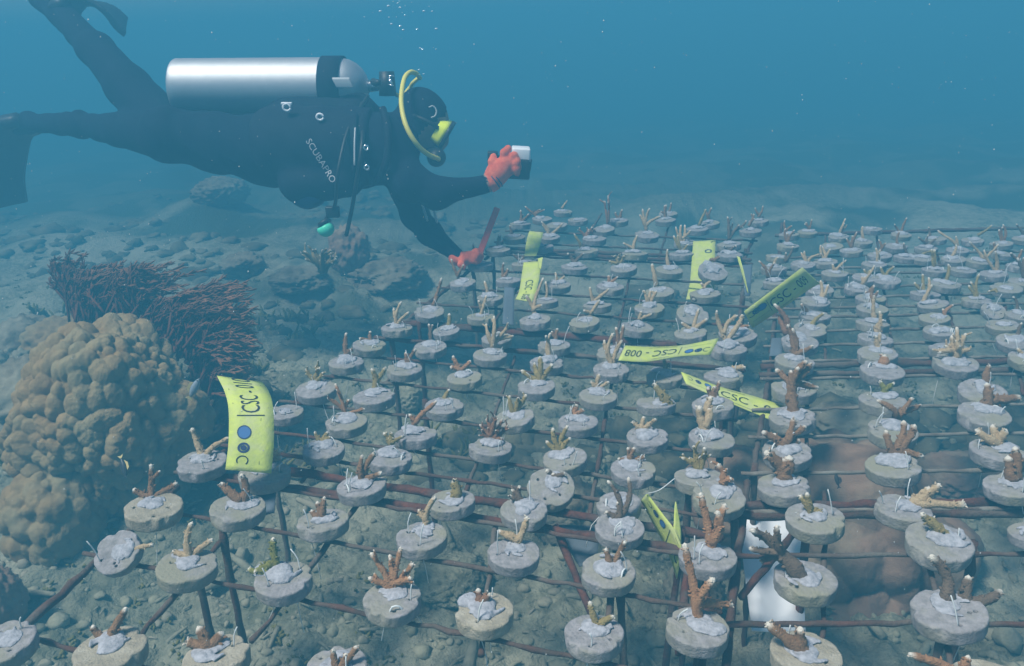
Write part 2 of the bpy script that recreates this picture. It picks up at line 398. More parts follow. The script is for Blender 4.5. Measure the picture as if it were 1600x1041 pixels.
# haze: the water itself
hz = MB(); HB, HTOP = -5.6, HC+.50
hz.box((0, 14, (HB+HTOP)/2), (48, 0, 0), (0, 48, 0), (0, 0, (HTOP-HB)/2))
hm = bpy.data.materials.new('hazy sea water'); hm.use_nodes = True; t = hm.node_tree; t.nodes.clear()
out = t.nodes.new('ShaderNodeOutputMaterial'); pv = t.nodes.new('ShaderNodeVolumePrincipled')
pv.inputs['Color'].default_value = (.076, .355, .525, 1); pv.inputs['Absorption Color'].default_value = (0, 0, 0, 1)
pv.inputs['Density'].default_value = .275; pv.inputs['Anisotropy'].default_value = 0.0
t.links.new(pv.outputs[0], out.inputs['Volume'])
tag(hz.build('haze', hm, smooth=False), kind='stuff')
# ------------------------------------------------------------------ coral discs
# one entry: row, centre u, centre v, width, coral kind, base (or None), tips as picture points, options
# kinds: B brown, D dark, O orange, R red bush, P pale, Y yellow brown, G green, N none
DATA = """
A0 3 1003 118 N
A1 170 1013 124 B 170,998 197,951 145,978 ; s
A2 337 1023 110 B 322,1013 310,981 347,990 292,1003 ; t1.5 s
A3 525 1041 98 B 527,1046 521,1016 557,1010 540,1022 ; k
B0 182 862 82 P 214,858 239,851 ; f32
B1 292 882 100 P 296,873 300,817 332,843 271,861
B2 443 903 94 G 434,891 427,841 402,918 391,901 ; k
B3 613 934 93 O 612,921 580,865 609,868 626,856 645,881 642,903 577,903 ; k b1
B4 757 954 93 R 754,946 747,921 765,928 ; t1.2 s k
B5 928 988 95 Y 935,978 922,941 959,963 948,970
C0 240 791 96 B 235,777 236,727 276,755 209,765 ; k b1 s
C1 371 792 90 B 376,787 377,742 346,755 ; t1.2
C2 504 812 84 B 505,812 507,777 496,785 487,798
C3 658 837 82 P 665,825 680,777 654,797
C4 803 862 83 P 807,852 824,808 779,830 ; t1.2
C5 950 890 88 B 956,885 947,858 977,847
D0 315 720 82 P 316,715 300,670 358,684 309,690
D1 413 737 84 P 412,727 405,700 425,692 438,703 440,715
D2 565 757 79 B 567,750 566,712 596,739 586,707
D3 705 781 75 Y 710,780 709,750 ; t1.7 k
D4 819 796 75 D 815,785 812,760 800,765 796,775 ; b1
D5 968 823 79 D 967,812 965,785 982,747 950,752 947,800
E0 445 643 60 N
E1 505 700 68 Y 504,690 492,675 512,675 516,684
E2 610 714 70 Y 612,695 600,677 629,682 612,676 607,684 ; b1
E3 861 760 76 D 870,752 854,735 882,741 864,740 ; f22
E4 967 786 72 N
F0 541 658 67 O 540,646 524,600 570,642 512,622 545,625 ; b1 t.8
F1 650 677 68 O 647,660 682,627 640,648
F2 767 697 69 R 772,687 750,664 772,649 794,664 760,655 785,655 784,695 752,672 ; b3 t.7
F3 882 715 71 Y 878,705 864,670 887,666 854,690 891,685
F4 990 732 72 B 985,722 981,700 991,700 1007,716 966,717
F5 1093 744 80 Y 1092,737 1084,697 1101,700 1066,715 1078,716 ; b2
G0 494 606 66 Y 492,598 478,577 494,572 505,582 484,588 500,575 ; b3 t.8
G1 584 618 68 Y 585,608 581,577 603,574 ; k
G2 694 633 62 Y 694,622 702,609
G3 804 651 63 Y 804,645 796,619 822,617 810,622 ; b1
G4 903 658 64 O 898,649 901,633 911,640 892,636
G5 1012 681 67 P 1006,672 989,659 1006,652 1024,655
G6 1113 683 74 P 1104,675 1093,636 1111,621 1108,640 ; t1.6
H0 541 565 57 B 541,556 541,521 551,546 ; t1.2
H1 632 575 57 B 636,569 634,551 649,546
H2 726 589 56 O 719,577 708,557 735,564 704,576 ; t1.2
H3 838 602 60 Y 843,596 844,558 863,570 815,579 835,568 ; t1.2
H4 935 617 61 P 934,607 937,585 924,596 951,597
H5 1025 628 63 Y 1047,632 1022,600 ; t1.7 k
H6 1114 631 68 B 1114,624 1125,596 1106,606 1116,605 ; t1.2
I0 577 538 53 B 579,533 579,518 562,529
I1 672 541 52 D 673,531 670,507 676,508
I2 766 553 54 P 769,544 772,495 794,509 802,525 760,507 ; b1
I3 855 566 54 P 858,559 860,521 853,525
I4 955 576 57 P 957,570 959,521 972,532 944,532
I5 1038 586 58 Y 1040,580 1037,562 1045,568
I6 1131 586 64 P 1140,577 1161,573 1163,592
J0 620 511 50 P 621,509 615,482 627,472 639,488
J1 697 516 43 Y 700,511 702,491 ; t1.6 k
J2 776 528 49 N
J3 866 538 52 B 868,530 871,514 862,518
J4 958 549 54 N
J5 1138 543 61 P 1135,532 1120,486 1152,493 1160,492
K0 671 486 48 B 675,481 690,435 685,450
K1 752 494 45 P 751,492 760,462 748,470
K2 836 499 50 P 836,492 822,462 849,435 847,477
K3 913 502 49 P 921,493 937,469 912,485
K4 996 510 52 P 999,497 1002,487 1018,491
K5 1079 519 53 P 1084,516 1065,504 1092,483 1105,499
K6 1153 521 62 O 1152,514 1170,511 1158,500
L0 766 464 42 P 762,458 757,440
L1 852 469 42 N
L2 933 476 46 P 927,470 922,449 951,452
L3 1015 480 48 P 1015,475 1006,454 1026,455 1016,455 ; b1
L4 1083 491 52 D 1084,478 1084,468 ; f24 t1.5
M0 723 441 42 B 717,433 705,405 724,414
M1 794 437 40 B 787,435 787,411 793,420
M2 871 444 43 P 870,440 868,426 882,432
M3 954 447 44 O 952,443 951,431 965,433
M4 1031 455 46 P 1026,446 1019,413 ; t1.3
M5 1102 458 50 P 1102,452 1095,443 1110,440 ; b1
N0 751 412 41 N
N1 820 411 42 B 817,407 802,397 817,399
N2 898 416 42 D 898,410 912,396 887,396
N3 974 418 43 Y 968,413 960,400 975,400 968,398 952,408 ; b3
N4 1046 421 44 P 1045,415 1043,390
N5 1115 423 48 B 1115,416 1125,402 1108,405 ; f25
O0 779 389 38 D 779,384 781,367 ; t1.5
O1 846 385 38 N
O2 916 391 38 Y 908,386 897,366
O3 992 395 41 P 989,390 996,368 974,380
O4 1065 396 40 N
O5 1140 397 40 D 1140,390 1132,385 1150,384 ; b2
P0 803 370 36 N
P1 858 369 35 N
P2 929 372 38 R 915,370 905,360 920,358 930,360 925,355 ; b3
P3 1011 366 39 P 1010,360 1004,327 1015,326 1032,338 1000,336
P4 1072 378 39 P 1067,380 1056,355 1070,352 1079,360 1064,352
P5 1139 381 40 D 1139,374 1137,339 1166,345 1145,350 1155,352 ; b1
Q0 813 349 33 N
Q1 870 351 34 N
Q2 944 357 34 R 950,350 950,306 945,315 ; b2
Q3 1090 357 36 Y 1092,352 1103,327
Q4 1173 360 36 B 1170,352 1178,335 ; b2
R0 847 341 32 N
R1 903 343 32 N
R2 965 344 34 N
R3 1040 343 33 N
R4 1108 348 34 B 1108,342 1112,325 1102,328
R5 880 330 30 P 878,325 886,314
R6 1185 345 33 B 1185,338 1192,322 1180,325
R7 1044 333 30 N
a0 1260 1019 116 B 1255,1016 1200,974 1251,982 ; t1.5 s
a1 1545 1070 140 O 1500,1050 1421,1022 1513,1026 ; s
b0 1090 978 103 O 1092,967 1070,851 1144,950 1115,905 ; t1.2 k
b1 1259 902 103 D 1254,902 1193,834 1175,829 1214,822 1172,857 1189,876 ; t1.5 c
b2 1482 952 126 D 1480,940 1455,870 ; t1.3 x1507,937;1513,902;1562,934
c0 1106 866 93 O 1113,859 1095,772 1133,789 1121,800 ; t1.25 k
c1 1274 808 97 Y 1270,803 1249,775 1261,771 1283,809
c2 1468 845 112 Y 1481,838 1440,803 1458,810 ; k t1.2
c3 1614 832 82 N
d0 1123 774 86 O 1131,766 1122,725 1132,735 1143,748 ; b2
d1 1224 757 86 B 1225,750 1222,718 1197,707 1233,715 ; t2
d2 1412 792 95 P 1425,790 1452,763 1468,757 1507,792 ; t1.4
d3 1578 757 88 B 1583,754 1586,700 1575,715 ; t1.8
e0 1230 704 80 B 1228,699 1192,675 1209,679 1258,667 1240,655 1249,688 ; t1.3
e1 1396 726 91 B 1397,712 1384,674 1412,659 1429,665 1440,721 ; t1.3
e2 1559 702 92 P 1566,695 1525,672 1551,665 1572,672 ; t1.4
f0 1238 650 77 B 1241,645 1236,580 1260,565 1278,606 1213,578 1267,568 1247,575 ; t1.6 c
f1 1395 671 82 B 1401,652 1371,626 1439,633 1425,622
f2 1538 646 88 B 1540,635 1542,601 1593,621 ; t1.8
g0 1241 605 74 N
g1 1380 624 78 G 1384,614 1375,596 1397,599
g2 1536 611 82 B 1540,600 1546,571 ; t1.3 f10
h0 1242 563 64 B 1243,557 1238,514 1270,541 1231,508 ; t1.2
h1 1379 577 73 O 1381,571 1382,556 ; t1.9
h2 1494 565 76 P 1495,562 1495,512 1509,522 1478,540 1517,545 1468,551 1487,525 ; b2
h3 1606 559 66 P 1598,554 1590,545
i0 1250 533 60 R 1229,520 1210,476 1218,490 ; t1.2
i1 1371 551 66 P 1371,545 1375,520 1368,525 ; k
i2 1482 543 64 N
i3 1586 532 62 D 1590,526 1596,505
j0 1267 513 55 N
j1 1369 528 58 P 1370,520 1375,487 1380,500 ; k
j2 1470 516 58 N
j3 1567 507 58 N
k0 1273 492 52 B 1262,490 1252,475 1257,482
k1 1364 504 55 P 1366,498 1366,462 ; k
k2 1460 496 52 O 1475,494 1473,483 1489,477
k3 1553 485 42 Y 1550,470 1545,455 1558,458 ; b2 f28
k4 1594 492 50 D 1590,486 1583,464
l0 1274 470 49 N
l1 1363 481 52 B 1362,476 1366,447 1372,455
l2 1457 474 52 N
m0 1281 452 46 Y 1277,448 1277,440 1284,441
m1 1361 465 50 B 1358,461 1366,446 1352,456
m2 1446 458 50 Y 1443,455 1429,442 1442,429
m3 1526 468 50 N
n0 1214 440 44 B 1200,432 1186,408 1210,411
n1 1339 449 42 N
n2 1478 443 52 N
n3 1573 449 54 N
o0 1209 418 42 P 1210,412 1216,402
o1 1305 426 44 P 1305,424 1301,413 1322,407
o2 1352 433 42 Y 1355,430 1350,421 1360,422
o3 1386 437 46 Y 1384,432 1376,417 1397,417
o4 1553 427 48 N
p0 1215 400 38 D 1228,408 1228,395 1239,385
p1 1290 408 40 N
p2 1366 412 42 N
p3 1460 421 42 N
q0 1231 383 36 N
q1 1375 398 40 B 1376,392 1373,375 1384,380
q2 1442 403 40 Y 1440,398 1459,391
q3 1530 408 44 P 1538,404 1515,378 1560,382
r0 1233 366 34 N
r1 1300 384 36 N
r2 1400 384 38 N
r3 1447 387 38 N
s0 1262 362 32 N
s1 1310 369 34 N
s2 1362 357 36 N
s3 1408 366 34 N
s4 1462 373 36 D 1453,370 1451,355
s5 1520 375 38 Y 1528,366 1550,352
p4 1255 412 40 N
q4 1330 391 38 N
q5 1415 401 40 D 1417,394 1412,380
q6 1490 404 42 N
q7 1592 415 44 B 1590,408 1597,390 1580,395
r4 1346 377 37 N
r5 1496 390 40 N
r6 1568 396 42 N
o5 1600 440 52 N
p5 1505 421 45 N
s6 1565 380 39 N
s7 1600 372 40 D 1600,365 1588,350 1606,346
"""
KM = dict(B='c_brown', D='c_dark', O='c_orange', R='c_red', P='c_pale', Y='c_yellow', G='c_green')
rd = random.Random(11)
def disc_variant(seed):
    r = random.Random(seed)
    holes = [(math.cos(a)*q, math.sin(a)*q) for a, q in [(r.uniform(0, 6.3), r.uniform(.52, .72)) for _ in range(r.choice((2, 3, 3, 4)))]]
    bites = [(r.uniform(0, 6.3), r.uniform(.05, .26)) for _ in range(4)]
    s = seed*3.3
    def fn(P):
        x, y, z = P[..., 0], P[..., 1], P[..., 2]
        a = np.arctan2(y, x); rr_ = np.sqrt(x*x+y*y)
        R = 1-.05*np.clip(-z/.5, 0, 1)+.012*np.sin(a*3+s)+.006*np.sin(a*7+s*2)+.004*np.sin(a*17+s+z*9)+.007*np.sin(a*37+z*31+s)*np.sin(z*33+a*19)
        for b, q in bites: R = R-q*np.exp(-((np.angle(np.exp(1j*(a-b)))/.16)**2))*np.exp(-((z/.22)**2))*.6
        top = .014*np.sin(x*6+s)*np.sin(y*5-s)+.008*np.sin(x*19+s)*np.sin(y*23)+.006*np.sin(x*41-y*17)
        dx, dz = rr_-R+.05, np.abs(z+.25-top*.5)-.25+.05
        d = np.minimum(np.maximum(dx, dz), 0)+np.sqrt(np.maximum(dx, 0)**2+np.maximum(dz, 0)**2)-.05
        for hx, hy in holes: d = np.maximum(d, .062-np.sqrt((x-hx)**2+(y-hy)**2))
        return d
    me = net_mesh('disc', fn, (-1.1, -1.1, -.6), (1.1, 1.1, .12), .040)
    return me, holes
DISCS = [disc_variant(i+1) for i in range(7)]
SANDY = []
for me_, h_ in DISCS:
    me_.materials.append(M['concrete']); me_.polygons.foreach_set('use_smooth', [True]*len(me_.polygons))
    c_ = me_.copy(); c_.materials.clear(); c_.materials.append(M['concrete_sandy']); SANDY.append((c_, h_))
def putty_variant(seed):
    r = random.Random(seed+50)
    bl = [((r.gauss(0, .17), r.gauss(0, .17), .02), (r.uniform(.26, .42), r.uniform(.2, .34), r.uniform(.12, .24)), r.uniform(0, 3)) for _ in range(4)]
    for k in range(9):                                        # finger-pressed ridges round the coral base
        a = r.uniform(0, 6.3); q = r.uniform(.18, .5)
        bl.append(((math.cos(a)*q, math.sin(a)*q, r.uniform(.03, .12)), (r.uniform(.14, .28), r.uniform(.05, .09), r.uniform(.06, .13)), a+r.uniform(.9, 2.1)))
    def fn(P):
        d = None
        for c, ax, th in bl:
            R = [[math.cos(th), -math.sin(th), 0], [math.sin(th), math.cos(th), 0], [0, 0, 1]]
            e = sd_ell(P, c, ax, R); d = e if d is None else smin(d, e, .035)
        x, y, z = P[..., 0], P[..., 1], P[..., 2]
        d = d+.015*np.sin(x*17+seed)*np.sin(y*15-seed)*np.sin(z*19)+.008*np.sin(x*37)*np.sin(y*33+seed)
        return np.maximum(d, -.05-z)
    me = net_mesh('putty', fn, (-.8, -.8, -.1), (.8, .8, .36), .04)
    me.materials.append(M['putty']); me.polygons.foreach_set('use_smooth', [True]*len(me.polygons)); return me
PUTTY = [putty_variant(i) for i in range(9)]

def branch(mb, p0, p1, r0, r1, knob, rng, bend=.16, twigs=0, pale=True, n=8):
    L = (p1-p0).length
    off = Vector((rng.gauss(0, 1), rng.gauss(0, 1), rng.gauss(0, .6)))*L*bend*.6
    pts = spline([p0, p0*.62+p1*.38+off*.8+Vector((0, 0, L*.04)), p0*.25+p1*.75+off*.6, p1], 10)
    rad = [r0+(r1-r0)*(i/10) for i in range(11)]
    rad = [q*(1+.16*math.sin(i*2.3+rng.random()*6)) for i, q in enumerate(rad)]; rad[-1] *= .75
    att = [min(1, max(0, i/10))**2*(1 if pale else .5) for i in range(11)]
    mb.tube(pts, rad, n, att, jit=.10)
    if knob:
        for i in range(int(knob*L/r0*3.4)):
            t = rng.uniform(.08, .97)*10; k = min(int(t), 9); q = pts[k].lerp(pts[k+1], t-k); ax = (pts[k+1]-pts[k]).normalized()
            d = ax.orthogonal().normalized(); d.rotate(Matrix.Rotation(rng.uniform(0, 6.28), 3, ax)); d = (d+ax*.55).normalized()
            rr_ = rad[k]; s0 = q+d*rr_*.7; h = rr_*rng.uniform(.4, .85)
            mb.tube([s0, s0+d*h*.6, s0+d*h], [rr_*.28, rr_*.25, rr_*.13], 5, min(1, att[k]+.12))
    for k in range(twigs):
        i = rng.randint(3, 9); ax = (pts[i+1]-pts[i-1]).normalized()
        d = ax.orthogonal().normalized(); d.rotate(Matrix.Rotation(rng.uniform(0, 6.28), 3, ax)); d = (d*.9+ax*.8+Vector((0, 0, .3))).normalized()
        l2 = L*rng.uniform(.22, .42)
        branch(mb, pts[i], pts[i]+d*l2, rad[i]*.75, rad[i]*.42, knob*.6, rng, .12, 0, pale, 6)

PLUGS = []                                                    # (row, u, v, root, kind, n tips, options)
for line in DATA.strip().split('\n'):
    head, _, opt = line.partition(' ; ')
    tk = head.split(); row, u, v, wpx, kind = tk[0], float(tk[1]), float(tk[2]), float(tk[3]), tk[4]
    px = [tuple(map(float, q.split(','))) for q in tk[5:]]
    opts = opt.split()
    if kind == 'N' and wpx < 58 and rd.random() < .85:        # the hazier discs carry small cuttings too
        kind = rd.choice('BBPPYD'); bx, by = u+rd.gauss(0, wpx*.1), v-wpx*.05
        px = [(bx, by)]+[(bx+rd.gauss(0, wpx*.26), by-wpx*rd.uniform(.28, .75)) for _ in range(rd.choice((1, 2, 3, 3)))]
    fac = next((float(o[1:]) for o in opts if o[0] == 'f'), None)
    thick = next((float(o[1:]) for o in opts if o[0] == 't'), 1.0)
    tw = next((int(o[1:]) for o in opts if o[0] == 'b'), 0)
    extra = next((o[1:] for o in opts if o[0] == 'x'), None)
    c = at_plane(u, v, HT+.002); d = depth_of(c)
    R = wpx*d/(2*F)/math.sqrt(1+((u-800)/F)**2)
    root = empty('coral_disc', c)
    vi = rd.randrange(7); dm, holes = (SANDY if 's' in opts else DISCS)[vi]
    o = link('disc', dm, None, root, smooth=False)
    rot = Matrix.Rotation(rd.uniform(0, 6.28), 3, 'Z')
    ax1 = RIGHT.copy(); ax1.z = 0; ax1.normalize()
    tilt = Matrix.Rotation(math.radians(fac if fac else rd.gauss(0, 3.2)), 3, ax1) @ Matrix.Rotation(math.radians(rd.gauss(0, 3)), 3, 'Y')
    RM = tilt @ rot
    o.rotation_euler = RM.to_euler(); o.scale = (R, R, R)
    p = link('putty', PUTTY[rd.randrange(9)], None, root, smooth=False)
    base = at_plane(*px[0], HT+.002) if px else c.copy()
    if fac: base = c+tilt @ (base-c)
    lim = R*.55
    if (base-c).length > lim: pb = c+(base-c)*(lim/(base-c).length)
    else: pb = base
    pr = Matrix.Rotation(rd.uniform(0, 6.28), 3, 'Z')
    p.location = (pb-c)*.6; p.rotation_euler = (tilt @ pr).to_euler()
    ps = R*(1.0 if kind != 'N' else .9)*rd.uniform(.9, 1.25); p.scale = (ps, ps, ps*rd.uniform(.45, .8))
    rng = random.Random(int(u*7+v)); ntip = 0
    if kind != 'N':
        mb = MB(c)
        knob = (1.1 if wpx > 50 else 0) if 'k' in opts else (.7 if wpx > 55 else 0)
        sets = [(px[0], px[1:])]
        if extra:
            e = [tuple(map(float, q.split(','))) for q in extra.split(';')]; sets.append((e[0], e[1:]))
        for b, tips in sets:
            b3 = at_plane(*b, HT+.002)
            if fac: b3 = c+tilt @ (b3-c)
            db = depth_of(b3)
            b3 = b3-Vector((0, 0, .004))
            th = thick*.074*R*2
            pts3 = []
            for i, q in enumerate(tips):
                l = math.hypot(q[0]-b[0], q[1]-b[1])*db/F; ntip += 1
                t3 = at_depth(*q, db+rng.uniform(-.35, .35)*l*(0 if i == 0 else 1)); t3.z = max(t3.z, HT+.008)
                pts3.append(t3)
            if 'c' in opts:                                   # a trunk that forks near its top
                trunk_end = b3.lerp(pts3[0], .72)
                branch(mb, b3, trunk_end, th*1.15, th*.95, knob, rng, .05, 0, False, 10)
                for t3 in pts3: branch(mb, trunk_end.lerp(b3, rng.uniform(0, .35)), t3, th*.7, th*.42, knob, rng, .12, tw, True)
            else:
                for i, t3 in enumerate(pts3):
                    st = b3 if i == 0 or rng.random() < .5 else b3.lerp(pts3[0], rng.uniform(.05, .3))
                    branch(mb, st, t3, th*rng.uniform(.9, 1.1), th*.55, knob, rng, .14, tw, True)
        mb.build('coral', M[KM[kind]], root, att=True)
    # ties: thin wire ends standing up from the holes, and tails hanging under the disc
    nw = rng.choice((1, 1, 2, 2, 3)) if wpx > 40 else 0
    for k in range(nw):
        hx, hy = holes[k % len(holes)]; q = c+RM @ Vector((hx*R, hy*R, 0)); wb = MB(c)
        if rng.random() < .75:
            L = rng.uniform(.012, .042); dv = Vector((rng.gauss(0, .22), rng.gauss(0, .22), 1)).normalized()
            wb.tube(spline([q-Vector((0, 0, .01)), q+dv*L*.5, q+dv*L+Vector((rng.gauss(0, .004), 0, 0))], 4), .0009, 5)
        elif rng.random() < .5:                               # a flat loop of putty-smeared tie lying on top
            a = RM @ Vector((-hy, hx, 0)).normalized()*R*.3
            wb.tube(spline([q-a*.6+Vector((0, 0, -.004)), q-a*.2+Vector((0, 0, .006)), q+a*.6+Vector((0, 0, .005)), q+a+Vector((0, 0, -.004))], 6), .0013, 6)
        if wb.v: wb.build('wire_tie', M['line'], root)
        if rng.random() < .45:
            wb = MB(c)
            e = Vector((rng.gauss(0, .012), rng.gauss(0, .012), -rng.uniform(.03, .11)))
            wb.tube(spline([q-Vector((0, 0, R*.4)), q+e*.5+Vector((rng.gauss(0, .004), 0, 0)), q+e], 4), .0007, 5); wb.build('line_tail', M['line'], root)
    PLUGS.append(dict(row=row, u=u, v=v, w=wpx, root=root, kind=kind, n=ntip, opts=opts, c=c, R=R, tips=px[1:]))

# labels that single each disc out: look, then its place along its row of the rack
ORD = ['first', 'second', 'third', 'fourth', 'fifth', 'sixth', 'seventh', 'eighth', 'ninth', 'tenth', 'eleventh', 'twelfth', 'thirteenth',
       'fourteenth', 'fifteenth', 'sixteenth', 'seventeenth', 'eighteenth', 'nineteenth']
ADJ = dict(B='brown', D='dark', O='orange-brown', R='reddish bushy', P='pale', Y='yellowish', G='yellow-green')
NUM = {1: 'single-branched', 2: 'two-pronged', 3: 'three-pronged', 4: 'four-pronged', 5: 'five-pronged'}
rows = {}
for q in PLUGS: rows.setdefault(q['row'][0], []).append(q)
left_rows = [r for r in 'ABCDEFGHIJKLMNOPQR' if r in rows]; right_rows = [r for r in 'abcdefghijklmnopqrs' if r in rows]
for seq, rack in ((left_rows, 'beside the lobed boulder'), (right_rows, 'over the brown coral')):
    for ri, r in enumerate(seq):
        for k, q in enumerate(sorted(rows[r], key=lambda z: z['u'])):
            if q['kind'] == 'N': look = 'Grey disc holding only putty'
            elif 'b3' in q['opts'] or 'b2' in q['opts']: look = 'Bushy %s coral' % ADJ[q['kind']].replace(' bushy', '')
            elif q['n'] > 5: look = 'Many-branched %s coral' % ADJ[q['kind']]
            else: look = '%s %s coral' % (NUM[q['n']].capitalize(), ADJ[q['kind']])
            place = '%s along %s row of rack %s' % (ORD[k], ORD[ri], rack)
            q['root']['label'] = (look if q['kind'] == 'N' else look+' on disc')+', '+place
            q['root']['category'] = 'coral disc'; q['root']['group'] = 'grey concrete discs with coral cuttings on the racks'
# ------------------------------------------------------------------ steel racks under the discs
ZR = HT-.030
def fit_dir(keys):
    dx = []
    for r in keys:
        P = [q['c'] for q in rows[r] if q['row'][0] == r]
        if len(P) < 3: continue
        x = np.array([p.x for p in P]); y = np.array([p.y for p in P]); dx.append(np.polyfit(x, y, 1)[0])
    return float(np.median(dx))
SL = fit_dir('BCDFGHIJKLM'); SR = fit_dir('cdefghijk')
print('row slopes', SL, SR)
def gx(u, v): p = at_plane(u, v, ZR); return Vector((p.x, p.y, ZR))
def line_x(p, q, y):                                          # x on the line pq at y
    t = (y-p.y)/(q.y-p.y); return p.x+(q.x-p.x)*t
def rod(mb, a, b, r, n=8, sag=0.0):
    L = (b-a).length; k = max(4, int(L/.022))
    pts = [a.lerp(b, i/k)+Vector((random.gauss(0, .0008), random.gauss(0, .0008), random.gauss(0, .0008)-sag*math.sin(math.pi*i/k))) for i in range(k+1)]
    mb.tube(pts, [r*random.uniform(.85, 1.25) for _ in pts], n, jit=.14)
def row_rod(root, off, r, pa, qa, pb, qb, slope, ref, name, m, dz=0.0):
    """rod along a row: through ref with the row slope, cut at the two side rails"""
    def cut(p, q):
        # intersect y = ref.y + slope*(x-ref.x) with line pq
        dx, dy = q.x-p.x, q.y-p.y
        t = (ref.y+slope*(p.x-ref.x)*1.0-p.y)/(dy-slope*dx)
        return Vector((p.x+dx*t, p.y+dy*t, ZR+dz))
    a, b = cut(pa, qa), cut(pb, qb); e = (b-a).normalized()*.02
    mb = MB(off); rod(mb, a-e, b+e, r); mb.build(name, m, root)
    return a, b
def leg(root, off, top, r, m, lean=(0, 0)):
    z0 = seabed_z(top.x, top.y)-.03; mb = MB(off)
    rod(mb, Vector((top.x, top.y, ZR+.012)), Vector((top.x+lean[0], top.y+lean[1], z0)), r); mb.build('leg', m, root)
def row_ref(r):
    P = [q['c'] for q in rows[r]]; return sum(P, Vector())/len(P)
def rack(label, pa, qa, pb, qb, row_keys, slope, ends, legs, rails, braces=(), rodm='rust_dark'):
    """pa-qa and pb-qb: the two side rails as picture points; rows get a thin bar each, ends a thick one"""
    pa, qa, pb, qb = gx(*pa), gx(*qa), gx(*pb), gx(*qb)
    off = (pa+qa+pb+qb)/4; off.z = 0
    root = empty('steel_rack', off, label, 'rack', 'rusty steel racks carrying the discs')
    for a, b in ((pa, qa), (pb, qb)):
        mb = MB(off); rod(mb, a+Vector((0, 0, -.012)), b+Vector((0, 0, -.012)), .0054); mb.build('side_rail', M['rust_dark'], root)
    for p, q in rails:
        mb = MB(off); rod(mb, gx(*p)+Vector((0, 0, -.010)), gx(*q)+Vector((0, 0, -.010)), .0038); mb.build('long_rod', M['rust_dark'], root)
    for k in row_keys:
        row_rod(root, off, .0034, pa, qa, pb, qb, slope, row_ref(k), 'cross_rod', M[rodm])
    for (u, v), r, m in ends:
        row_rod(root, off, r, pa, qa, pb, qb, slope, gx(u, v), 'end_bar', M[m], -.006)
    for x in legs:
        (u, v), m = x[0], x[1]; leg(root, off, gx(u, v), .0056, M[m], x[2] if len(x) > 2 else (0, 0))
    for (a, za), (b, zb), m in braces:
        mb = MB(off); A = gx(*a); B = gx(*b); A.z = ZR+za; B.z = ZR+zb; rod(mb, A, B, .0055); mb.build('brace', M[m], root)
    return root
rack('nearest rusty rack whose front row is cut by the frame edge', (18, 985), (275, 752), (1088, 1130), (1112, 812), 'ABCD', SL,
     [((720, 800), .0072, 'rust')],
     [((303, 868), 'rust_dark'), ((349, 838), 'rust_dark'), ((968, 918), 'rust_dark', (.015, -.05)), ((955, 930), 'rust', (-.03, -.05)), ((1065, 838), 'rust', (-.04, -.04)), ((1092, 990), 'rust')],
     [((215, 985), (352, 830)), ((392, 995), (560, 778)), ((750, 1015), (775, 800)), ((940, 1060), (965, 818))],
     [(((868, 812), -.01), ((925, 880), -.10), 'rust'), (((1060, 1000), -.02), ((1080, 830), -.03), 'rust')])
rack('second rack running back from the double rusty bar to the lying upside-down tag', (290, 738), (580, 538), (1112, 790), (1150, 560), 'EFGHIJ', SL,
     [((720, 773), .0072, 'rust'), ((850, 548), .006, 'rust_dark')],
     [((612, 528), 'rust_dark'), ((664, 632), 'rust'), ((415, 650), 'rust_dark'), ((1075, 770), 'rust_dark'), ((1132, 600), 'rust_dark')],
     [((470, 745), (640, 548)), ((726, 765), (805, 552)), ((920, 800), (960, 565))])
rack('hazy rack behind the red cross bar below the diver\'s camera', (590, 532), (745, 408), (1150, 548), (1166, 405), 'KLMN', SL,
     [((850, 520), .0075, 'rust'), ((930, 398), .006, 'rust_dark')],
     [((655, 510), 'rust'), ((1160, 470), 'rust_dark'), ((1150, 540), 'rust_dark'), ((740, 430), 'rust_dark')],
     [((760, 515), (840, 402)), ((960, 535), (990, 402))])
rack('farthest hazy rack fading into blue water below the diver\'s camera', (758, 400), (835, 325), (1164, 398), (1192, 335), 'OPQ', SL,
     [((930, 392), .006, 'rust_dark')], [((770, 395), 'rust_dark'), ((1164, 395), 'rust_dark')], [((900, 395), (940, 330)), ((1030, 398), (1050, 332))])
rack('rack over the brown lobed coral with the white sheet below', (1128, 1080), (1168, 742), (1720, 1130), (1640, 800), 'abcd', SR,
     [((1250, 785), .0072, 'rust'), ((1250, 800), .0065, 'rust_dark')],
     [((1150, 790), 'rust_dark'), ((1262, 815), 'rust'), ((1520, 858), 'rust_dark'), ((1470, 1000), 'rust_dark')],
     [((1285, 1080), (1290, 760)), ((1500, 1080), (1430, 770))],
     [(((1255, 800), -.02), ((1160, 905), -.03), 'rust')])
rack('long rack beyond the brown lobed coral crossed by thin pale rods', (1176, 738), (1205, 560), (1640, 795), (1610, 640), 'defg', SR,
     [((1300, 567), .0075, 'rust_dark'), ((1300, 580), .006, 'rust_dark')],
     [((1180, 735), 'rust_dark'), ((1206, 560), 'rust_dark')],
     [((1260, 750), (1262, 565)), ((1420, 770), (1385, 580))], rodm='rod_pale')
rack('far hazy rack of many closely spaced rods beyond the tag 009', (1206, 553), (1222, 345), (1700, 640), (1620, 375), 'hijklmnopqr', SR,
     [((1400, 360), .006, 'rust_dark')],
     [((1212, 480), 'rust_dark'), ((1220, 380), 'rust_dark')],
     [((1290, 560), (1290, 365)), ((1400, 575), (1370, 365)), ((1510, 600), (1460, 370)), ((1600, 610), (1550, 375))], rodm='rod_pale')
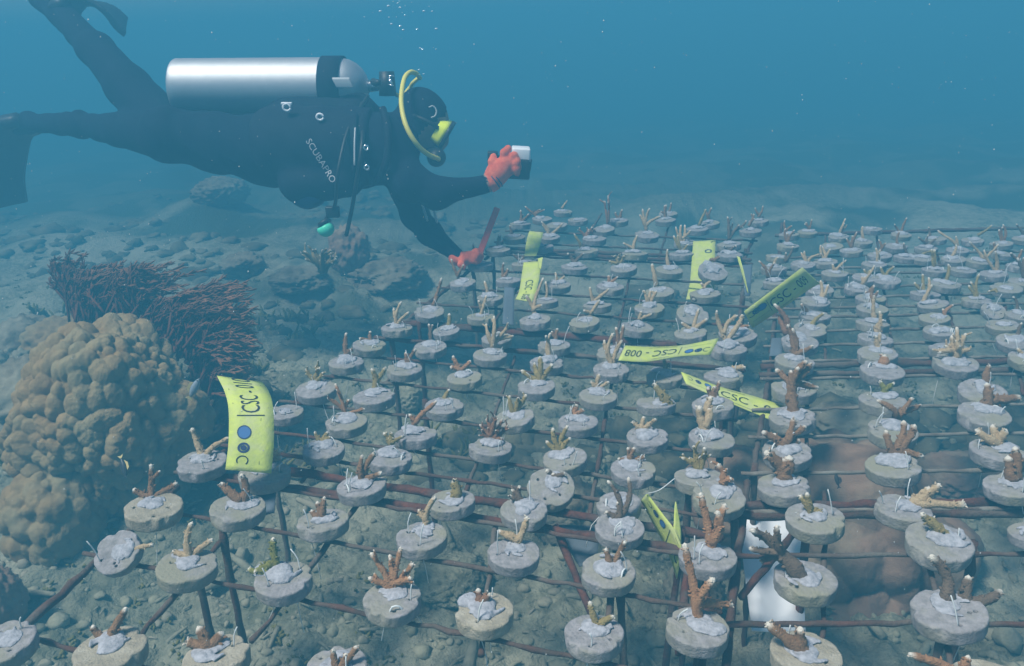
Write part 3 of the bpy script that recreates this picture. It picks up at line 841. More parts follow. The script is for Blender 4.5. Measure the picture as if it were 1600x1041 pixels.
# ------------------------------------------------------------------ printed yellow tags and plastic sheets
FONT_CACHE = {}
def text_flat(s):
    """triangles of a line of text in the plane, letters about one unit high"""
    if s in FONT_CACHE: return FONT_CACHE[s]
    cu = bpy.data.curves.new('lettering', 'FONT'); cu.body = s; cu.resolution_u = 3
    ob = bpy.data.objects.new('lettering', cu); COL.objects.link(ob)
    dg = bpy.context.evaluated_depsgraph_get(); me = bpy.data.meshes.new_from_object(ob.evaluated_get(dg))
    bm = bmesh.new(); bm.from_mesh(me); bmesh.ops.triangulate(bm, faces=bm.faces)
    bmesh.ops.subdivide_edges(bm, edges=[e for e in bm.edges if e.calc_length() > .22], cuts=1); bmesh.ops.triangulate(bm, faces=bm.faces)
    bm.verts.index_update()
    V = np.array([v.co[:2] for v in bm.verts]); Fc = [tuple(v.index for v in f.verts) for f in bm.faces]
    bm.free(); bpy.data.objects.remove(ob); bpy.data.curves.remove(cu); bpy.data.meshes.remove(me)
    V = V-V.min(0); FONT_CACHE[s] = (V, Fc, V.max(0)); return FONT_CACHE[s]
class Sheet:
    """a thin curled sheet spanned between its lower (t=0) and upper (t=1) edge; s runs along the writing"""
    def __init__(self, low, top, thick=.0012):
        self.a = [at_depth(*p) for p in low]; self.b = [at_depth(*p) for p in top]; self.th = thick
        self.n = 24; self.A = spline(self.a, 96); self.B = spline(self.b, 96)
        self.off = sum(self.a+self.b, Vector())/(len(self.a)+len(self.b))
    def P(self, s, t):
        k = min(max(s, 0), 1)*96; i = min(int(k), 95); f = k-i
        return (self.A[i].lerp(self.A[i+1], f)).lerp(self.B[i].lerp(self.B[i+1], f), t)
    def N(self, s, t):
        e = .01; n = (self.P(min(s+e, 1), t)-self.P(max(s-e, 0), t)).cross(self.P(s, 1)-self.P(s, 0))
        n.normalize()
        return n if n.dot(CAM-self.P(s, t)) > 0 else -n
    def body(self, name, m, parent):
        mb = MB(self.off); nt_ = 4; n = self.n; vs = []
        for side in (0, 1):
            for i in range(n+1):
                for j in range(nt_+1):
                    s, t = i/n, j/nt_; vs.append(self.P(s, t)-self.N(s, t)*(self.th*side))
        q = lambda sd, i, j: sd*(n+1)*(nt_+1)+i*(nt_+1)+j
        fs = []
        for i in range(n):
            for j in range(nt_):
                fs.append((q(0, i, j), q(0, i+1, j), q(0, i+1, j+1), q(0, i, j+1))); fs.append((q(1, i, j), q(1, i, j+1), q(1, i+1, j+1), q(1, i+1, j)))
            fs.append((q(0, i, 0), q(1, i, 0), q(1, i+1, 0), q(0, i+1, 0))); fs.append((q(0, i, nt_), q(0, i+1, nt_), q(1, i+1, nt_), q(1, i, nt_)))
        for j in range(nt_):
            fs.append((q(0, 0, j), q(0, 0, j+1), q(1, 0, j+1), q(1, 0, j))); fs.append((q(0, n, j), q(1, n, j), q(1, n, j+1), q(0, n, j+1)))
        mb.add(vs, fs); return mb.build(name, m, parent)
    def put(self, V, Fc, name, m, parent, lift=.0006):
        mb = MB(self.off); mb.add([self.P(x, y)+self.N(x, min(max(y, 0), 1))*lift for x, y in V], Fc); return mb.build(name, m, parent, smooth=False)
    def text(self, s, x0, x1, y0, y1, parent, m='ink', name='lettering'):
        V, Fc, mx = text_flat(s); V = V/mx*np.array([x1-x0, y1-y0])+np.array([x0, y0])
        return self.put([tuple(v) for v in V], Fc, name, M[m], parent)
    def asp(self): return (self.P(.5, 1)-self.P(.5, 0)).length/max(1e-6, sum((self.A[i+1]-self.A[i]).length for i in range(96)))
    def ring(self, cx, cy, rx, ry, r_in, parent, m, name, lift=.0006, a0=0, a1=6.2832):
        k = 28; V = []; Fc = []; rx = ry*self.asp()
        for i in range(k+1):
            a = a0+(a1-a0)*i/k
            V += [(cx+rx*math.cos(a), cy+ry*math.sin(a)), (cx+rx*r_in*math.cos(a), cy+ry*r_in*math.sin(a))]
            if i: j = 2*i; Fc.append((j-2, j, j+1, j-1))
        return self.put(V, Fc, name, M[m], parent, lift)
def tag_sheet(low, top, label, number=None, content=True, x_scale=1.0, num=(.385, .96), name='yellow_tag', m='tag', cat='tag', group='yellow numbered tags tied to the racks'):
    S = Sheet(low, top)
    root = empty(name, S.off, label, cat, group)
    S.body('sheet', M[m], root)
    k = x_scale
    if content:
        S.ring(.07*k, .66, .036*k, .135, .80, root, 'ink', 'crescent_emblem', a0=-2.4, a1=2.2)
        S.ring(.155*k, .66, .034*k, .135, .62, root, 'ink_navy', 'gear_emblem')
        S.ring(.155*k, .66, .019*k, .07, .0, root, 'ink_navy', 'gear_emblem')
        S.ring(.25*k, .66, .040*k, .15, .0, root, 'ink_blue', 'round_emblem')
        S.ring(.25*k, .66, .043*k, .158, .86, root, 'ink_navy', 'round_emblem', lift=.0009)
        S.put([(.345*k, .2), (.352*k, .2), (.352*k, .82), (.345*k, .82)], [(0, 1, 2, 3)], 'rule', M['ink'], root)
        S.put([(.40*k, .10), (.70*k, .10), (.70*k, .115), (.40*k, .115)], [(0, 1, 2, 3)], 'small_print', M['ink'], root)
        S.put([(.44*k, .88), (.62*k, .88), (.62*k, .893), (.44*k, .893)], [(0, 1, 2, 3)], 'small_print', M['ink'], root)
        S.put([(.05*k, .28), (.33*k, .28), (.33*k, .29), (.05*k, .29)], [(0, 1, 2, 3)], 'small_print', M['ink'], root)
    if number: S.text(number, num[0], num[1], .29, .71, root)
    return S, root
tag_sheet([(424, 740, 1.345), (428, 690, 1.355), (427, 640, 1.375), (421, 614, 1.41), (410, 597, 1.47)],
          [(352, 734, 1.335), (357, 690, 1.345), (357, 640, 1.365), (351, 612, 1.40), (339, 587, 1.46)],
          'upright curled yellow tag printed CSC in front of the lobed boulder', 'CSC - 010', x_scale=1.28, num=(.47, 1.0))
tag_sheet([(1124, 528, 1.80), (1070, 539, 1.76), (1020, 542, 1.72), (977, 540, 1.70)],
          [(1110, 554, 1.74), (1060, 557, 1.70), (1010, 565, 1.66), (966, 563, 1.64)],
          'yellow tag 008 lying upside down over the discs', 'CSC - 008')
tag_sheet([(1072, 600, 1.66), (1125, 623, 1.64), (1180, 646, 1.62), (1240, 671, 1.60)],
          [(1064, 581, 1.68), (1125, 604, 1.67), (1185, 621, 1.655), (1250, 643, 1.64)],
          'yellow tag slanting down between two discs, last digit hidden', 'CSC - 007', x_scale=.9, num=(.34, .93))
tag_sheet([(1176, 513, 1.96), (1220, 484, 1.99), (1258, 457, 2.02), (1281, 443, 2.04)],
          [(1163, 487, 1.92), (1203, 457, 1.94), (1236, 432, 1.96), (1254, 418, 1.98)],
          'shaded olive-yellow tag 009 standing up at a slant', 'CSC - 009', x_scale=.72, num=(.27, .86))
S5, r5 = tag_sheet([(1001, 783, 1.28), (1022, 822, 1.26), (1043, 862, 1.24), (1057, 905, 1.23)],
          [(1010, 771, 1.24), (1034, 803, 1.22), (1053, 828, 1.205), (1066, 858, 1.20)],
          'narrow folded yellow-green tag hanging edge-on under the discs', None, x_scale=1.7)
S5.text('C', .80, .93, .3, .75, r5)
fl = Sheet([(1053, 826, 1.215), (1054, 805, 1.235), (1055, 784, 1.26)], [(1065, 852, 1.205), (1064, 825, 1.225), (1056.5, 784, 1.26)]); fl.off = S5.off; fl.body('folded_flap', M['tag'], r5)
mb = MB(S5.off); mb.tube(spline([at_depth(1009, 772, 1.24), at_depth(1030, 766, 1.2), at_depth(1054, 748, 1.21)], 8), .0008, 5); mb.build('tie', M['line'], r5)
S6, r6 = tag_sheet([(1083, 377, 2.66), (1081, 405, 2.58), (1078, 440, 2.48), (1072, 468, 2.41)], [(1118, 375, 2.64), (1117, 405, 2.56), (1116, 440, 2.47), (1116, 466, 2.40)],
          'broad yellow tag hidden below the hazy discs near the corner of the rack', None, content=False)
S6.ring(.20, .70, .05, .16, .6, r6, 'ink_navy', 'gear_emblem'); S6.ring(.05, .95, .05, .16, .7, r6, 'ink', 'crescent_emblem', a0=1, a1=4.6)
tag_sheet([(1151, 400, 2.30), (1158, 425, 2.27), (1168, 458, 2.24)], [(1156, 402, 2.29), (1162, 425, 2.26), (1169, 458, 2.235)], 'thin yellow-green tag seen edge-on beside the rack leg', None, content=False)
tag_sheet([(818, 410, 2.36), (814, 437, 2.30), (811, 455, 2.26), (805, 468, 2.24)], [(845, 408, 2.35), (843, 432, 2.29), (838, 455, 2.25), (832, 472, 2.23)],
          'greenish tag with sideways zeros under the discs below the camera', 'CSC - 006', content=False, x_scale=1.0)
tag_sheet([(827, 361, 2.78), (823, 375, 2.72), (819, 400, 2.62)], [(849, 363, 2.78), (846, 377, 2.72), (838, 400, 2.62)], 'small bright yellow-green tag patch under the farthest hazy discs', None, content=False)
tag_sheet([(840, 404, 2.28), (842, 420, 2.25)], [(848, 402, 2.27), (845, 420, 2.24)], 'little yellow-green tag corner sticking up beside a hazy disc', None, content=False)

def plate(low, top, label, m, name='plastic_sheet', cat='plastic sheet', th=.002):
    S = Sheet(low, top, th); o = S.body(name, M[m], None); o.location = S.off; return tag(o, label, cat)
plate([(1157, 803, 1.45), (1161, 870, 1.39), (1168, 930, 1.33), (1175, 985, 1.27)], [(1252, 804, 1.46), (1254, 870, 1.40), (1256, 930, 1.34), (1259, 990, 1.275)],
      'bright white plastic sheet leaning on the brown coral under the rack', 'slate')
plate([(866, 820, 1.34), (905, 885, 1.28)], [(938, 822, 1.33), (932, 880, 1.28)], 'grey plate below the double rusty bar', 'slate_shaded')
plate([(392, 760, 1.42), (388, 812, 1.36)], [(432, 758, 1.41), (428, 800, 1.36)], 'grey plate half hidden by the disc in front of the curled tag', 'slate_shaded')
plate([(788, 448, 2.22), (785, 506, 2.10)], [(804, 450, 2.21), (803, 508, 2.10)], 'tall bluish plate hanging under the rack below the greenish tag', 'slate_shaded')
plate([(1160, 414, 2.42), (1164, 462, 2.30)], [(1176, 413, 2.42), (1172, 462, 2.30)], 'bluish plate hanging at the rack corner by the thin tag', 'slate_shaded')
plate([(1206, 528, 1.90), (1202, 556, 1.84)], [(1224, 528, 1.90), (1222, 556, 1.84)], 'bluish plate in the gap below tag 009', 'slate_shaded')
# ------------------------------------------------------------------ the diver
DD = 2.65
def W(u, v, dy=0.0): return at_depth(u, v, DD+dy)
PX = DD/F                                                     # metres per picture pixel at the diver
CONES = [  # (u, v, dd, r px) -> (u, v, dd, r px), blended with k
    ((262, 208, .06, 40), (335, 222, 0, 44)), ((262, 208, -.08, 38), (335, 224, -.06, 42)), ((335, 222, .05, 44), (420, 232, .05, 53)), ((335, 224, -.06, 42), (420, 234, -.06, 52)),
    ((420, 232, .06, 53), (520, 238, .08, 62)), ((420, 234, -.06, 52), (520, 240, -.08, 60)), ((520, 238, .09, 60), (600, 226, .10, 52)), ((520, 240, -.08, 58), (602, 232, -.12, 52)),
    ((600, 222, .0, 48), (645, 202, -.01, 29)), ((645, 202, -.01, 29), (664, 190, -.01, 30)),
    # raised leg: hip, knee, ankle, foot
    ((258, 200, .07, 42), (200, 135, .17, 34)), ((200, 135, .17, 34), (150, 78, .26, 28)), ((150, 78, .26, 28), (95, 22, .42, 21)), ((95, 22, .42, 21), (62, 0, .47, 18)),
    # level leg
    ((258, 212, -.06, 40), (190, 204, .06, 25)), ((190, 204, .06, 25), (125, 195, .20, 20)), ((125, 195, .20, 20), (45, 192, .48, 17)), ((45, 192, .48, 17), (18, 200, .55, 16)),
    # near arm
    ((606, 240, -.14, 34), (640, 285, -.17, 27)), ((640, 285, -.17, 27), (684, 303, -.17, 20)), ((684, 303, -.17, 20), (768, 285, -.15, 13)),
    # far arm reaching down
    ((618, 262, .10, 30), (648, 335, .03, 20)), ((648, 335, .03, 20), (672, 364, -.02, 18)), ((672, 364, -.02, 18), (716, 401, -.08, 12)),
]
def body_fn(P):
    d = None
    for a, b in CONES:
        A, B = W(a[0], a[1], a[2]), W(b[0], b[1], b[2])
        q = sd_cone(P, A, B, a[3]*PX, b[3]*PX); d = q if d is None else smin(d, q, .03)
    Hd = W(665, 188, -.01)
    q = sd_ell(P, Hd, (.075, .074, .098), [[.94, 0, -.34], [0, 1, 0], [.34, 0, .94]]); d = smin(d, q, .02)
    for u, v, s, r in ((678, 228, 0, 15), (693, 219, 0, 7)):    # jaw, nose
        d = smin(d, sd_cone(P, W(u, v, -.01), W(u+1, v+2, -.01), r*PX, r*PX), .02)
    for u, v, dy in ((640, 196, -.075), (640, 196, .055)):      # ears under the hood
        d = smin(d, sd_ell(P, W(u+18, v, dy), (.018, .010, .026)), .012)
    x, y, z = P[..., 0], P[..., 1], P[..., 2]
    return d+.0035*np.sin(x*38+z*21)*np.sin(z*31-y*17)+.0025*np.sin(x*90+z*60+3*np.sin(z*25))*np.clip(np.sin(x*13+z*9)+.4, 0, 1)   # creases of the suit
pts = np.array([tuple(W(c[0], c[1], c[2])) for ab in CONES for c in ab]); lo, hi = pts.min(0)-.2, pts.max(0)+.2
me = net_mesh('body', body_fn, lo, hi, .0115)
person = empty('person', W(430, 232), 'diver in black wetsuit and hood swimming level over the racks holding a camera', 'person')
PO = person.location.copy()
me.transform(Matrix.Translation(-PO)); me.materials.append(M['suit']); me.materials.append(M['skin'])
fc = W(682, 226, -.04); mi = []
ax_f = (RIGHT*.86+Vector((0, 0, -.5))).normalized()
hc = W(663, 186, -.01)
for p in me.polygons:
    c = p.center+PO; e = c-hc
    mi.append(1 if (e.dot(ax_f) > .052 or (e.dot(ax_f) > .014 and e.dot(Vector((.35, 0, -.94))) > .014)) and e.length < .125 and e.z < .02 else 0)
me.polygons.foreach_set('material_index', mi)
body = link('body', me, None, person)
def child(name, mb, m, parent=person, smooth=True): return mb.build(name, M[m], parent, smooth)
def pm(): return MB(PO)
# hood with its small printed swirl, over the head
def hood_fn(P):
    q = sd_ell(P, W(663, 187, -.01), (.081, .080, .103), [[.94, 0, -.34], [0, 1, 0], [.34, 0, .94]])
    q = smin(q, sd_cone(P, W(625, 212, -.01), W(655, 196, -.01), 37*PX, 34*PX), .02)
    e = (P-np.array(hc))@np.array(ax_f)
    low = (P-np.array(hc))@np.array((.35, 0, -.94))
    return np.maximum(np.maximum(q, e-.047), np.minimum(e-.012, low-.012))
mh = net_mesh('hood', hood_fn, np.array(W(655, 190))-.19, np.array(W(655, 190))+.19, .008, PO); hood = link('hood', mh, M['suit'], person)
mb = pm(); mb.tube(spline([W(670, 168, -.092), W(677, 166, -.088), W(682, 173, -.084), W(680, 181, -.084), W(674, 184, -.087)], 10), .0024, 6); child('swirl_print', mb, 'grey_plastic', hood)
# mask: dark lens frame, yellow skirt, strap
mn = (RIGHT*.85+Vector((0, 0, -.53))).normalized(); mu = (Vector((0, 0, 1))-mn*mn.z).normalized(); ms = mn.cross(mu)
mc = W(696, 209, -.01)
mask = empty('diving_mask', mc-PO); mask.parent = person
MO = mc
mb = MB(MO)
ring_in = []; vs = []; k = 28
for q, (dn, sx, sy) in enumerate(((-.032, .074, .034), (-.012, .080, .040), (.004, .082, .042), (.004, .070, .033), (-.022, .062, .026))):
    for i in range(k):
        a = 2*math.pi*i/k; c, s = math.cos(a), math.sin(a); e = .55
        vs.append(mc+mn*dn+ms*(sx*math.copysign(abs(c)**e, c))+mu*(sy*math.copysign(abs(s)**e, s)))
mb.add(vs, [(r*k+i, r*k+(i+1) % k, (r+1)*k+(i+1) % k, (r+1)*k+i) for r in range(4) for i in range(k)])
mb.build('skirt', M['mask_yellow'], mask)
mb = MB(MO); mb.box(mc+mn*.006, ms*.066, mu*.031, mn*.004, bev=.003); mb.build('lens', M['glass'], mask)
mb = MB(MO); vs = []
for dn, sx, sy in ((.000, .084, .044), (.013, .083, .043), (.013, .070, .033), (.000, .068, .031)):
    for i in range(k):
        a = 2*math.pi*i/k; c, s = math.cos(a), math.sin(a); e = .55
        vs.append(mc+mn*dn+ms*(sx*math.copysign(abs(c)**e, c))+mu*(sy*math.copysign(abs(s)**e, s)))
mb.add(vs, [(r*k+i, r*k+(i+1) % k, ((r+1) % 4)*k+(i+1) % k, ((r+1) % 4)*k+i) for r in range(4) for i in range(k)]); mb.build('frame', M['rubber'], mask)
mb = MB(MO); mb.tube(spline([mc-mn*.02-ms*.0+W(684, 200, -.086)-mc+mn*.02, W(672, 192, -.098), W(650, 182, -.092), W(634, 176, -.03)], 10), .007, 6); mb.build('strap', M['rubber'], mask)
# fins
def fin(path, wd, name='fin'):
    pts = spline([W(*p[:3]) for p in path], 16); mb = pm(); vs = []
    side = Vector(wd); th = [p[3]*PX for p in path]
    for i, p in enumerate(pts):
        t = (pts[min(i+1, 16)]-pts[max(i-1, 0)]).normalized(); s = (side-t*side.dot(t)); L = s.length; s.normalize(); n = t.cross(s)
        k = i/16*(len(path)-1); j = min(int(k), len(path)-2); h = th[j]+(th[j+1]-th[j])*(k-j); wdt = L*(.62+.38*min(1, k/1.2))
        for c, sn in ((1, 0), (.8, .7), (.3, .45), (-.3, .45), (-.8, .7), (-1, 0), (-.8, -.7), (-.3, -.45), (.3, -.45), (.8, -.7)):
            vs.append(p+s*wdt*c+n*h*sn)
    fs = [(i*10+q, i*10+(q+1) % 10, (i+1)*10+(q+1) % 10, (i+1)*10+q) for i in range(16) for q in range(10)]+[tuple(range(9, -1, -1)), tuple(160+q for q in range(10))]
    mb.add(vs, fs); return child(name, mb, 'fin')
fin([(98, 26, .40, 26), (112, 8, .44, 16), (138, 6, .52, 9), (168, 18, .58, 8), (196, 42, .64, 7)], ROT @ Vector((.02, -.02, .11)))
fin([(46, 192, .48, 20), (18, 204, .52, 17), (8, 245, .58, 9), (6, 280, .62, 7), (12, 322, .66, 5)], ROT @ Vector((.028, .0, .10)))
mb = pm(); mb.box(W(97, 33, .38), RIGHT*.014, Vector((0, 0, .006)), Vector((0, .012, 0)), bev=.003); child('fin_buckle', mb, 'tan')
mb = pm(); mb.box(W(49, 184, .44), RIGHT*.008, Vector((0, 0, .012)), Vector((0, .012, 0)), bev=.003); child('fin_buckle', mb, 'tan')
# buoyancy vest: jacket, pockets, straps, rings
def vest_fn(P):
    d = smin(sd_cone(P, W(440, 226, .05), W(585, 226, .09), 62*PX, 60*PX), sd_cone(P, W(440, 228, -.07), W(588, 230, -.12), 60*PX, 58*PX), .04)
    d = smin(d, sd_cone(P, W(455, 180, 0), W(560, 178, 0), 30*PX, 32*PX), .03)
    d = smin(d, sd_cone(P, W(468, 288, -.12), W(540, 282, -.14), 30*PX, 26*PX), .02)
    d = smin(d, sd_cone(P, W(468, 286, .12), W(540, 280, .14), 28*PX, 24*PX), .02)
    x = (P-np.array(W(500, 230)))@np.array(RIGHT); z = P[..., 2]-W(500, 230).z
    d = np.maximum(d, -x-.17+.10*np.clip(-z, -.1, .2)); d = np.maximum(d, x-.19)
    return d+.0022*np.sin(x*70+z*20)*np.sin(z*60)
lo = np.array(W(500, 230))-.42; hi = np.array(W(500, 230))+.42
mv = net_mesh('buoyancy_vest', vest_fn, lo, hi, .012, PO); vest = link('buoyancy_vest', mv, M['nylon'], person)
def vc(name, mb, m, smooth=True): return mb.build(name, M[m], vest, smooth)
for P4, r in (([(556, 178, -.215), (555, 205, -.245), (556, 235, -.262), (552, 270, -.25)], .006), ([(598, 170, -.20), (606, 205, -.24), (604, 250, -.24), (590, 285, -.21)], .011)):
    mb = pm(); mb.tube(spline([W(*p) for p in P4], 12), r, 8); vc('strap', mb, 'nylon')
mb = pm(); mb.tube(spline([W(555, 200, -.262), W(554, 225, -.275), W(554, 258, -.275)], 8), .0028, 6); vc('zip_pull', mb, 'grey_plastic')
for u, v, dy, r in ((448, 168, -.20, .010), (500, 183, -.215, .009), (572, 231, -.275, .006), (573, 262, -.27, .006)):
    mb = pm(); c = W(u, v, dy)
    mb.tube([c+RIGHT*r*math.cos(a)*1.1+Vector((0, 0, r*math.sin(a))) for a in [2*math.pi*i/14*.95 for i in range(15)]], .0034, 6); vc('d_ring', mb, 'chrome' if r < .009 else 'slate')
mb = pm(); mb.box(W(448, 162, -.20), RIGHT*.016, Vector((0, 0, .004)), Vector((0, .006, 0)), bev=.002); vc('d_ring_bar', mb, 'slate')
def pouch_fn(P):
    return sd_ell(P, W(482, 308, -.12), (.052, .04, .036))+.002*np.sin(P[..., 0]*80)*np.sin(P[..., 2]*70)
mp = net_mesh('pouch', pouch_fn, np.array(W(482, 308, -.12))-.07, np.array(W(482, 308, -.12))+.07, .006, PO); link('pouch', mp, M['navy'], vest)
# outlined lettering on the vest
tv, tf, tm = text_flat('SCUBAPRO')
p0, p1 = W(476, 213, -.255), W(512, 276, -.275); dx = (p1-p0); hgt = ROT @ Vector((.86, -.50, 0))*.019; nrm = -(ROT @ Vector((0, 0, 1)))
def on_vest(x, y):
    p = p0+dx*x+hgt*y
    lo_, hi_ = 0.0, .3                                        # march along the view towards the vest skin
    q = np.array(p)-np.array(ROT @ Vector((0, 0, 1)))*.12
    for _ in range(40):
        s = float(np.minimum(vest_fn(q[None])[0], body_fn(q[None])[0])); q = q+np.array(ROT @ Vector((0, 0, 1)))*s*.8
        if s < .0004: break
    return Vector(q)+nrm*.0022
mb = pm(); mb.add([on_vest(x/tm[0], y/tm[1]-.5) for x, y in tv], tf); vc('lettering', mb, 'grey_plastic', False)
# gloves: palm, four fingers and a thumb blended into one hand each
def glove(name, cones, m='glove', kk=.006):
    A = np.array([tuple(W(*c[:3])) for ab in cones for c in ab]); lo, hi = A.min(0)-.045, A.max(0)+.045
    def fn(P):
        d = None
        for a, b in cones:
            q = sd_cone(P, W(*a[:3]), W(*b[:3]), a[3]*PX, b[3]*PX); d = q if d is None else smin(d, q, kk)
        return d
    return link(name, net_mesh(name, fn, lo, hi, .0035, PO), M[m], person)
G1 = [((769, 283, -.15, 15), (778, 271, -.15, 17)), ((776, 272, -.15, 17), (790, 257, -.15, 14)), ((780, 268, -.13, 14), (795, 264, -.13, 13)),
      ((789, 250, -.155, 6.5), (788, 239, -.165, 6)), ((788, 239, -.165, 6), (794, 232, -.155, 5.2)),          # index over the shutter
      ((795, 252, -.155, 6.5), (803, 244, -.165, 6)), ((803, 244, -.165, 6), (808, 250, -.16, 5)),
      ((798, 258, -.155, 6.5), (807, 254, -.165, 6)), ((807, 254, -.165, 6), (810, 262, -.16, 5)),
      ((797, 265, -.15, 6), (806, 264, -.16, 5.5)), ((806, 264, -.16, 5.5), (808, 271, -.155, 4.6)),
      ((776, 262, -.165, 6.5), (769, 253, -.16, 6)), ((769, 253, -.16, 6), (771, 245, -.145, 5.2))]
glove('glove', G1)
mb = pm(); mb.tube([W(762, 291, -.15), W(767, 286, -.15), W(770, 282, -.15)], [.026, .030, .031], 16); child('cuff', mb, 'glove')
mb = pm(); mb.tube([W(760, 287, -.15), W(765, 285, -.15)], [.0285, .0285], 14); child('wrist_band', mb, 'skin')
for f in (0, 1): mb = pm(); mb.tube([W(770+f*4, 282-f*3, -.15), W(771.2+f*4, 281-f*3, -.15)], [.0325+.001*f]*2, 18, cap=False); child('cuff_stripe', mb, 'navy')
G2 = [((712, 404, -.08, 11), (724, 405, -.08, 11)), ((724, 405, -.08, 11), (736, 401, -.08, 9)),
      ((734, 398, -.09, 5), (744, 393, -.10, 4.6)), ((744, 393, -.10, 4.6), (751, 397, -.09, 4.2)),
      ((735, 402, -.09, 5), (746, 398, -.10, 4.6)), ((746, 398, -.10, 4.6), (752, 402, -.09, 4.2)),
      ((734, 405, -.085, 5), (744, 403, -.095, 4.4)), ((744, 403, -.095, 4.4), (749, 407, -.09, 4)),
      ((731, 408, -.08, 4.6), (740, 408, -.09, 4.2)), ((740, 408, -.09, 4.2), (745, 410, -.09, 3.8)),
      ((722, 408, -.10, 5.4), (720, 414, -.11, 4.8)), ((720, 414, -.11, 4.8), (724, 418, -.11, 4.2))]
glove('glove', G2)

# what the diver carries: tank with valve and hoses, camera, red stick
TX = (W(575, 135.5, .02)-W(278, 137, .06)); TL = TX.length; TX.normalize(); T0 = W(278, 137, .06)
tank = empty('scuba_tank', T0, 'silver scuba tank strapped on the diver\'s back with valve and hoses', 'scuba tank')
def tl(name, prof, m, parent=tank, n=40, sm=True):
    a = TX.orthogonal().normalized(); b = TX.cross(a); vs = []
    for x, r in prof:
        for i in range(n): th = 2*math.pi*i/n; vs.append(T0+TX*x+(a*math.cos(th)+b*math.sin(th))*r)
    mb = MB(T0); mb.add(vs, [(j*n+i, j*n+(i+1) % n, (j+1)*n+(i+1) % n, (j+1)*n+i) for j in range(len(prof)-1) for i in range(n)]); return mb.build(name, M[m], parent, sm)
TR = 44.5*PX
tl('cylinder', [(0, 0), (.0, TR*.93), (.002, TR*.97), (.006, TR), (.02, TR), (TL-.115, TR), (TL-.085, TR*.985), (TL-.06, TR*.93), (TL-.036, TR*.80), (TL-.018, TR*.62), (TL-.006, TR*.42), (TL, TR*.24), (TL+.004, TR*.2)], 'tank')
for x0, x1, sh in ((238, 272, .010),):
    prof = [(x0*PX, TR+.0015), (x0*PX+.001, TR+.0045), (x1*PX-.001, TR+.0045), (x1*PX, TR+.0015)]
    st = tl('strap', prof, 'nylon')
mb = MB(T0); mb.box(W(536, 129, -.075), RIGHT*.027, Vector((-.006, 0, .014)), Vector((0, .006, .002)), bev=.003); mb.build('strap_buckle', M['grey_plastic'], tank)
mb = MB(T0); mb.tube([W(574, 135, .02), W(600, 133, .02)], [.020, .016], 14); mb.build('valve', M['chrome'], tank)
mb = MB(T0); mb.tube([W(604, 112, 0), W(606, 150, .02)], [.024, .028], 16); mb.build('first_stage', M['rubber'], tank)
mb = MB(T0); mb.tube([W(584, 128, -.03), W(588, 130, -.06), W(592, 129, -.075)], [.012, .012, .009], 10); mb.build('valve_knob', M['rubber'], tank)
mb = MB(T0); mb.tube([W(608, 121, -.03), W(611, 131, -.034)], [.0045, .0055], 8); mb.tube([W(607, 119, -.03), W(614, 119, -.03)], .0035, 8); mb.tube([W(607, 133, -.034), W(614, 134, -.034)], .0035, 8); mb.build('yoke_screw', M['chrome'], tank)
mb = MB(T0); mb.tube(spline([W(656, 122, .0), W(650, 115, -.05), W(640, 113.5, -.08), (W(631, 126, -.115)), W(627, 160, -.17), W(634, 195, -.205), W(650, 224, -.195), W(668, 241, -.15), W(686, 249, -.10)], 34), .0075, 10); mb.build('yellow_hose', M['hose_yellow'], tank)
mb = MB(T0); mb.tube(spline([W(604, 138, .01), W(625, 150, .03), W(640, 138, .03), W(645, 130, .01), W(654, 122, .0)], 14), .0068, 8); mb.build('hose_end', M['hose_yellow'], tank)
def reg_fn(P): return smin(sd_ell(P, W(682, 246, -.05), (.030, .036, .030)), sd_cone(P, W(676, 240, -.04), W(672, 232, -.02), .016, .014), .012)
link('second_stage', net_mesh('second_stage', reg_fn, np.array(W(680, 242, -.04))-.07, np.array(W(680, 242, -.04))+.07, .0055, T0), M['rubber'], tank)
for P4, r in (([(575, 150, -.05), (545, 200, -.22), (528, 270, -.27), (524, 318, -.20), (514, 335, -.16), (507, 346, -.15)], .0055), ([(565, 160, -.05), (566, 220, -.26), (556, 290, -.24), (549, 330, -.18), (541, 368, -.16)], .0062)):
    mb = MB(T0); mb.tube(spline([W(*p) for p in P4], 22), r, 8); mb.build('hose', M['rubber'], tank)
mb = MB(T0); mb.box(W(520, 331, -.17), RIGHT*.020, Vector((0, 0, .017)), Vector((0, .012, 0)), bev=.005); mb.build('console', M['rubber'], tank)
def oct_fn(P):
    return np.maximum(sd_ell(P, W(509, 358, -.15), (.026, .024, .024)), -(P@np.array((.45, 0, -.9))-float(W(508, 350, -.15).dot(Vector((.45, 0, -.9))))))
link('spare_regulator', net_mesh('spare_regulator', oct_fn, np.array(W(509, 358, -.15))-.045, np.array(W(509, 358, -.15))+.045, .004, T0), M['mint'], tank)
mb = MB(T0); mb.tube([W(505, 346, -.15), W(508, 350.5, -.15)], [.020, .023], 14); mb.build('regulator_cap', M['rubber'], tank)
for P4 in ([(651, 296, -.10), (660, 320, -.06), (668, 345, -.06)], [(670, 308, -.10), (678, 330, -.07), (683, 348, -.06)]):
    mb = MB(T0); mb.tube(spline([W(*p) for p in P4], 8), [.004]*9, 6); mb.build('gauge_hose', M['grey_plastic'], tank)
mb = MB(T0); mb.tube([W(632, 284, -.20), W(631, 294, -.20)], [.004, .017], 3); mb.build('dump_valve', M['grey_plastic'], tank)

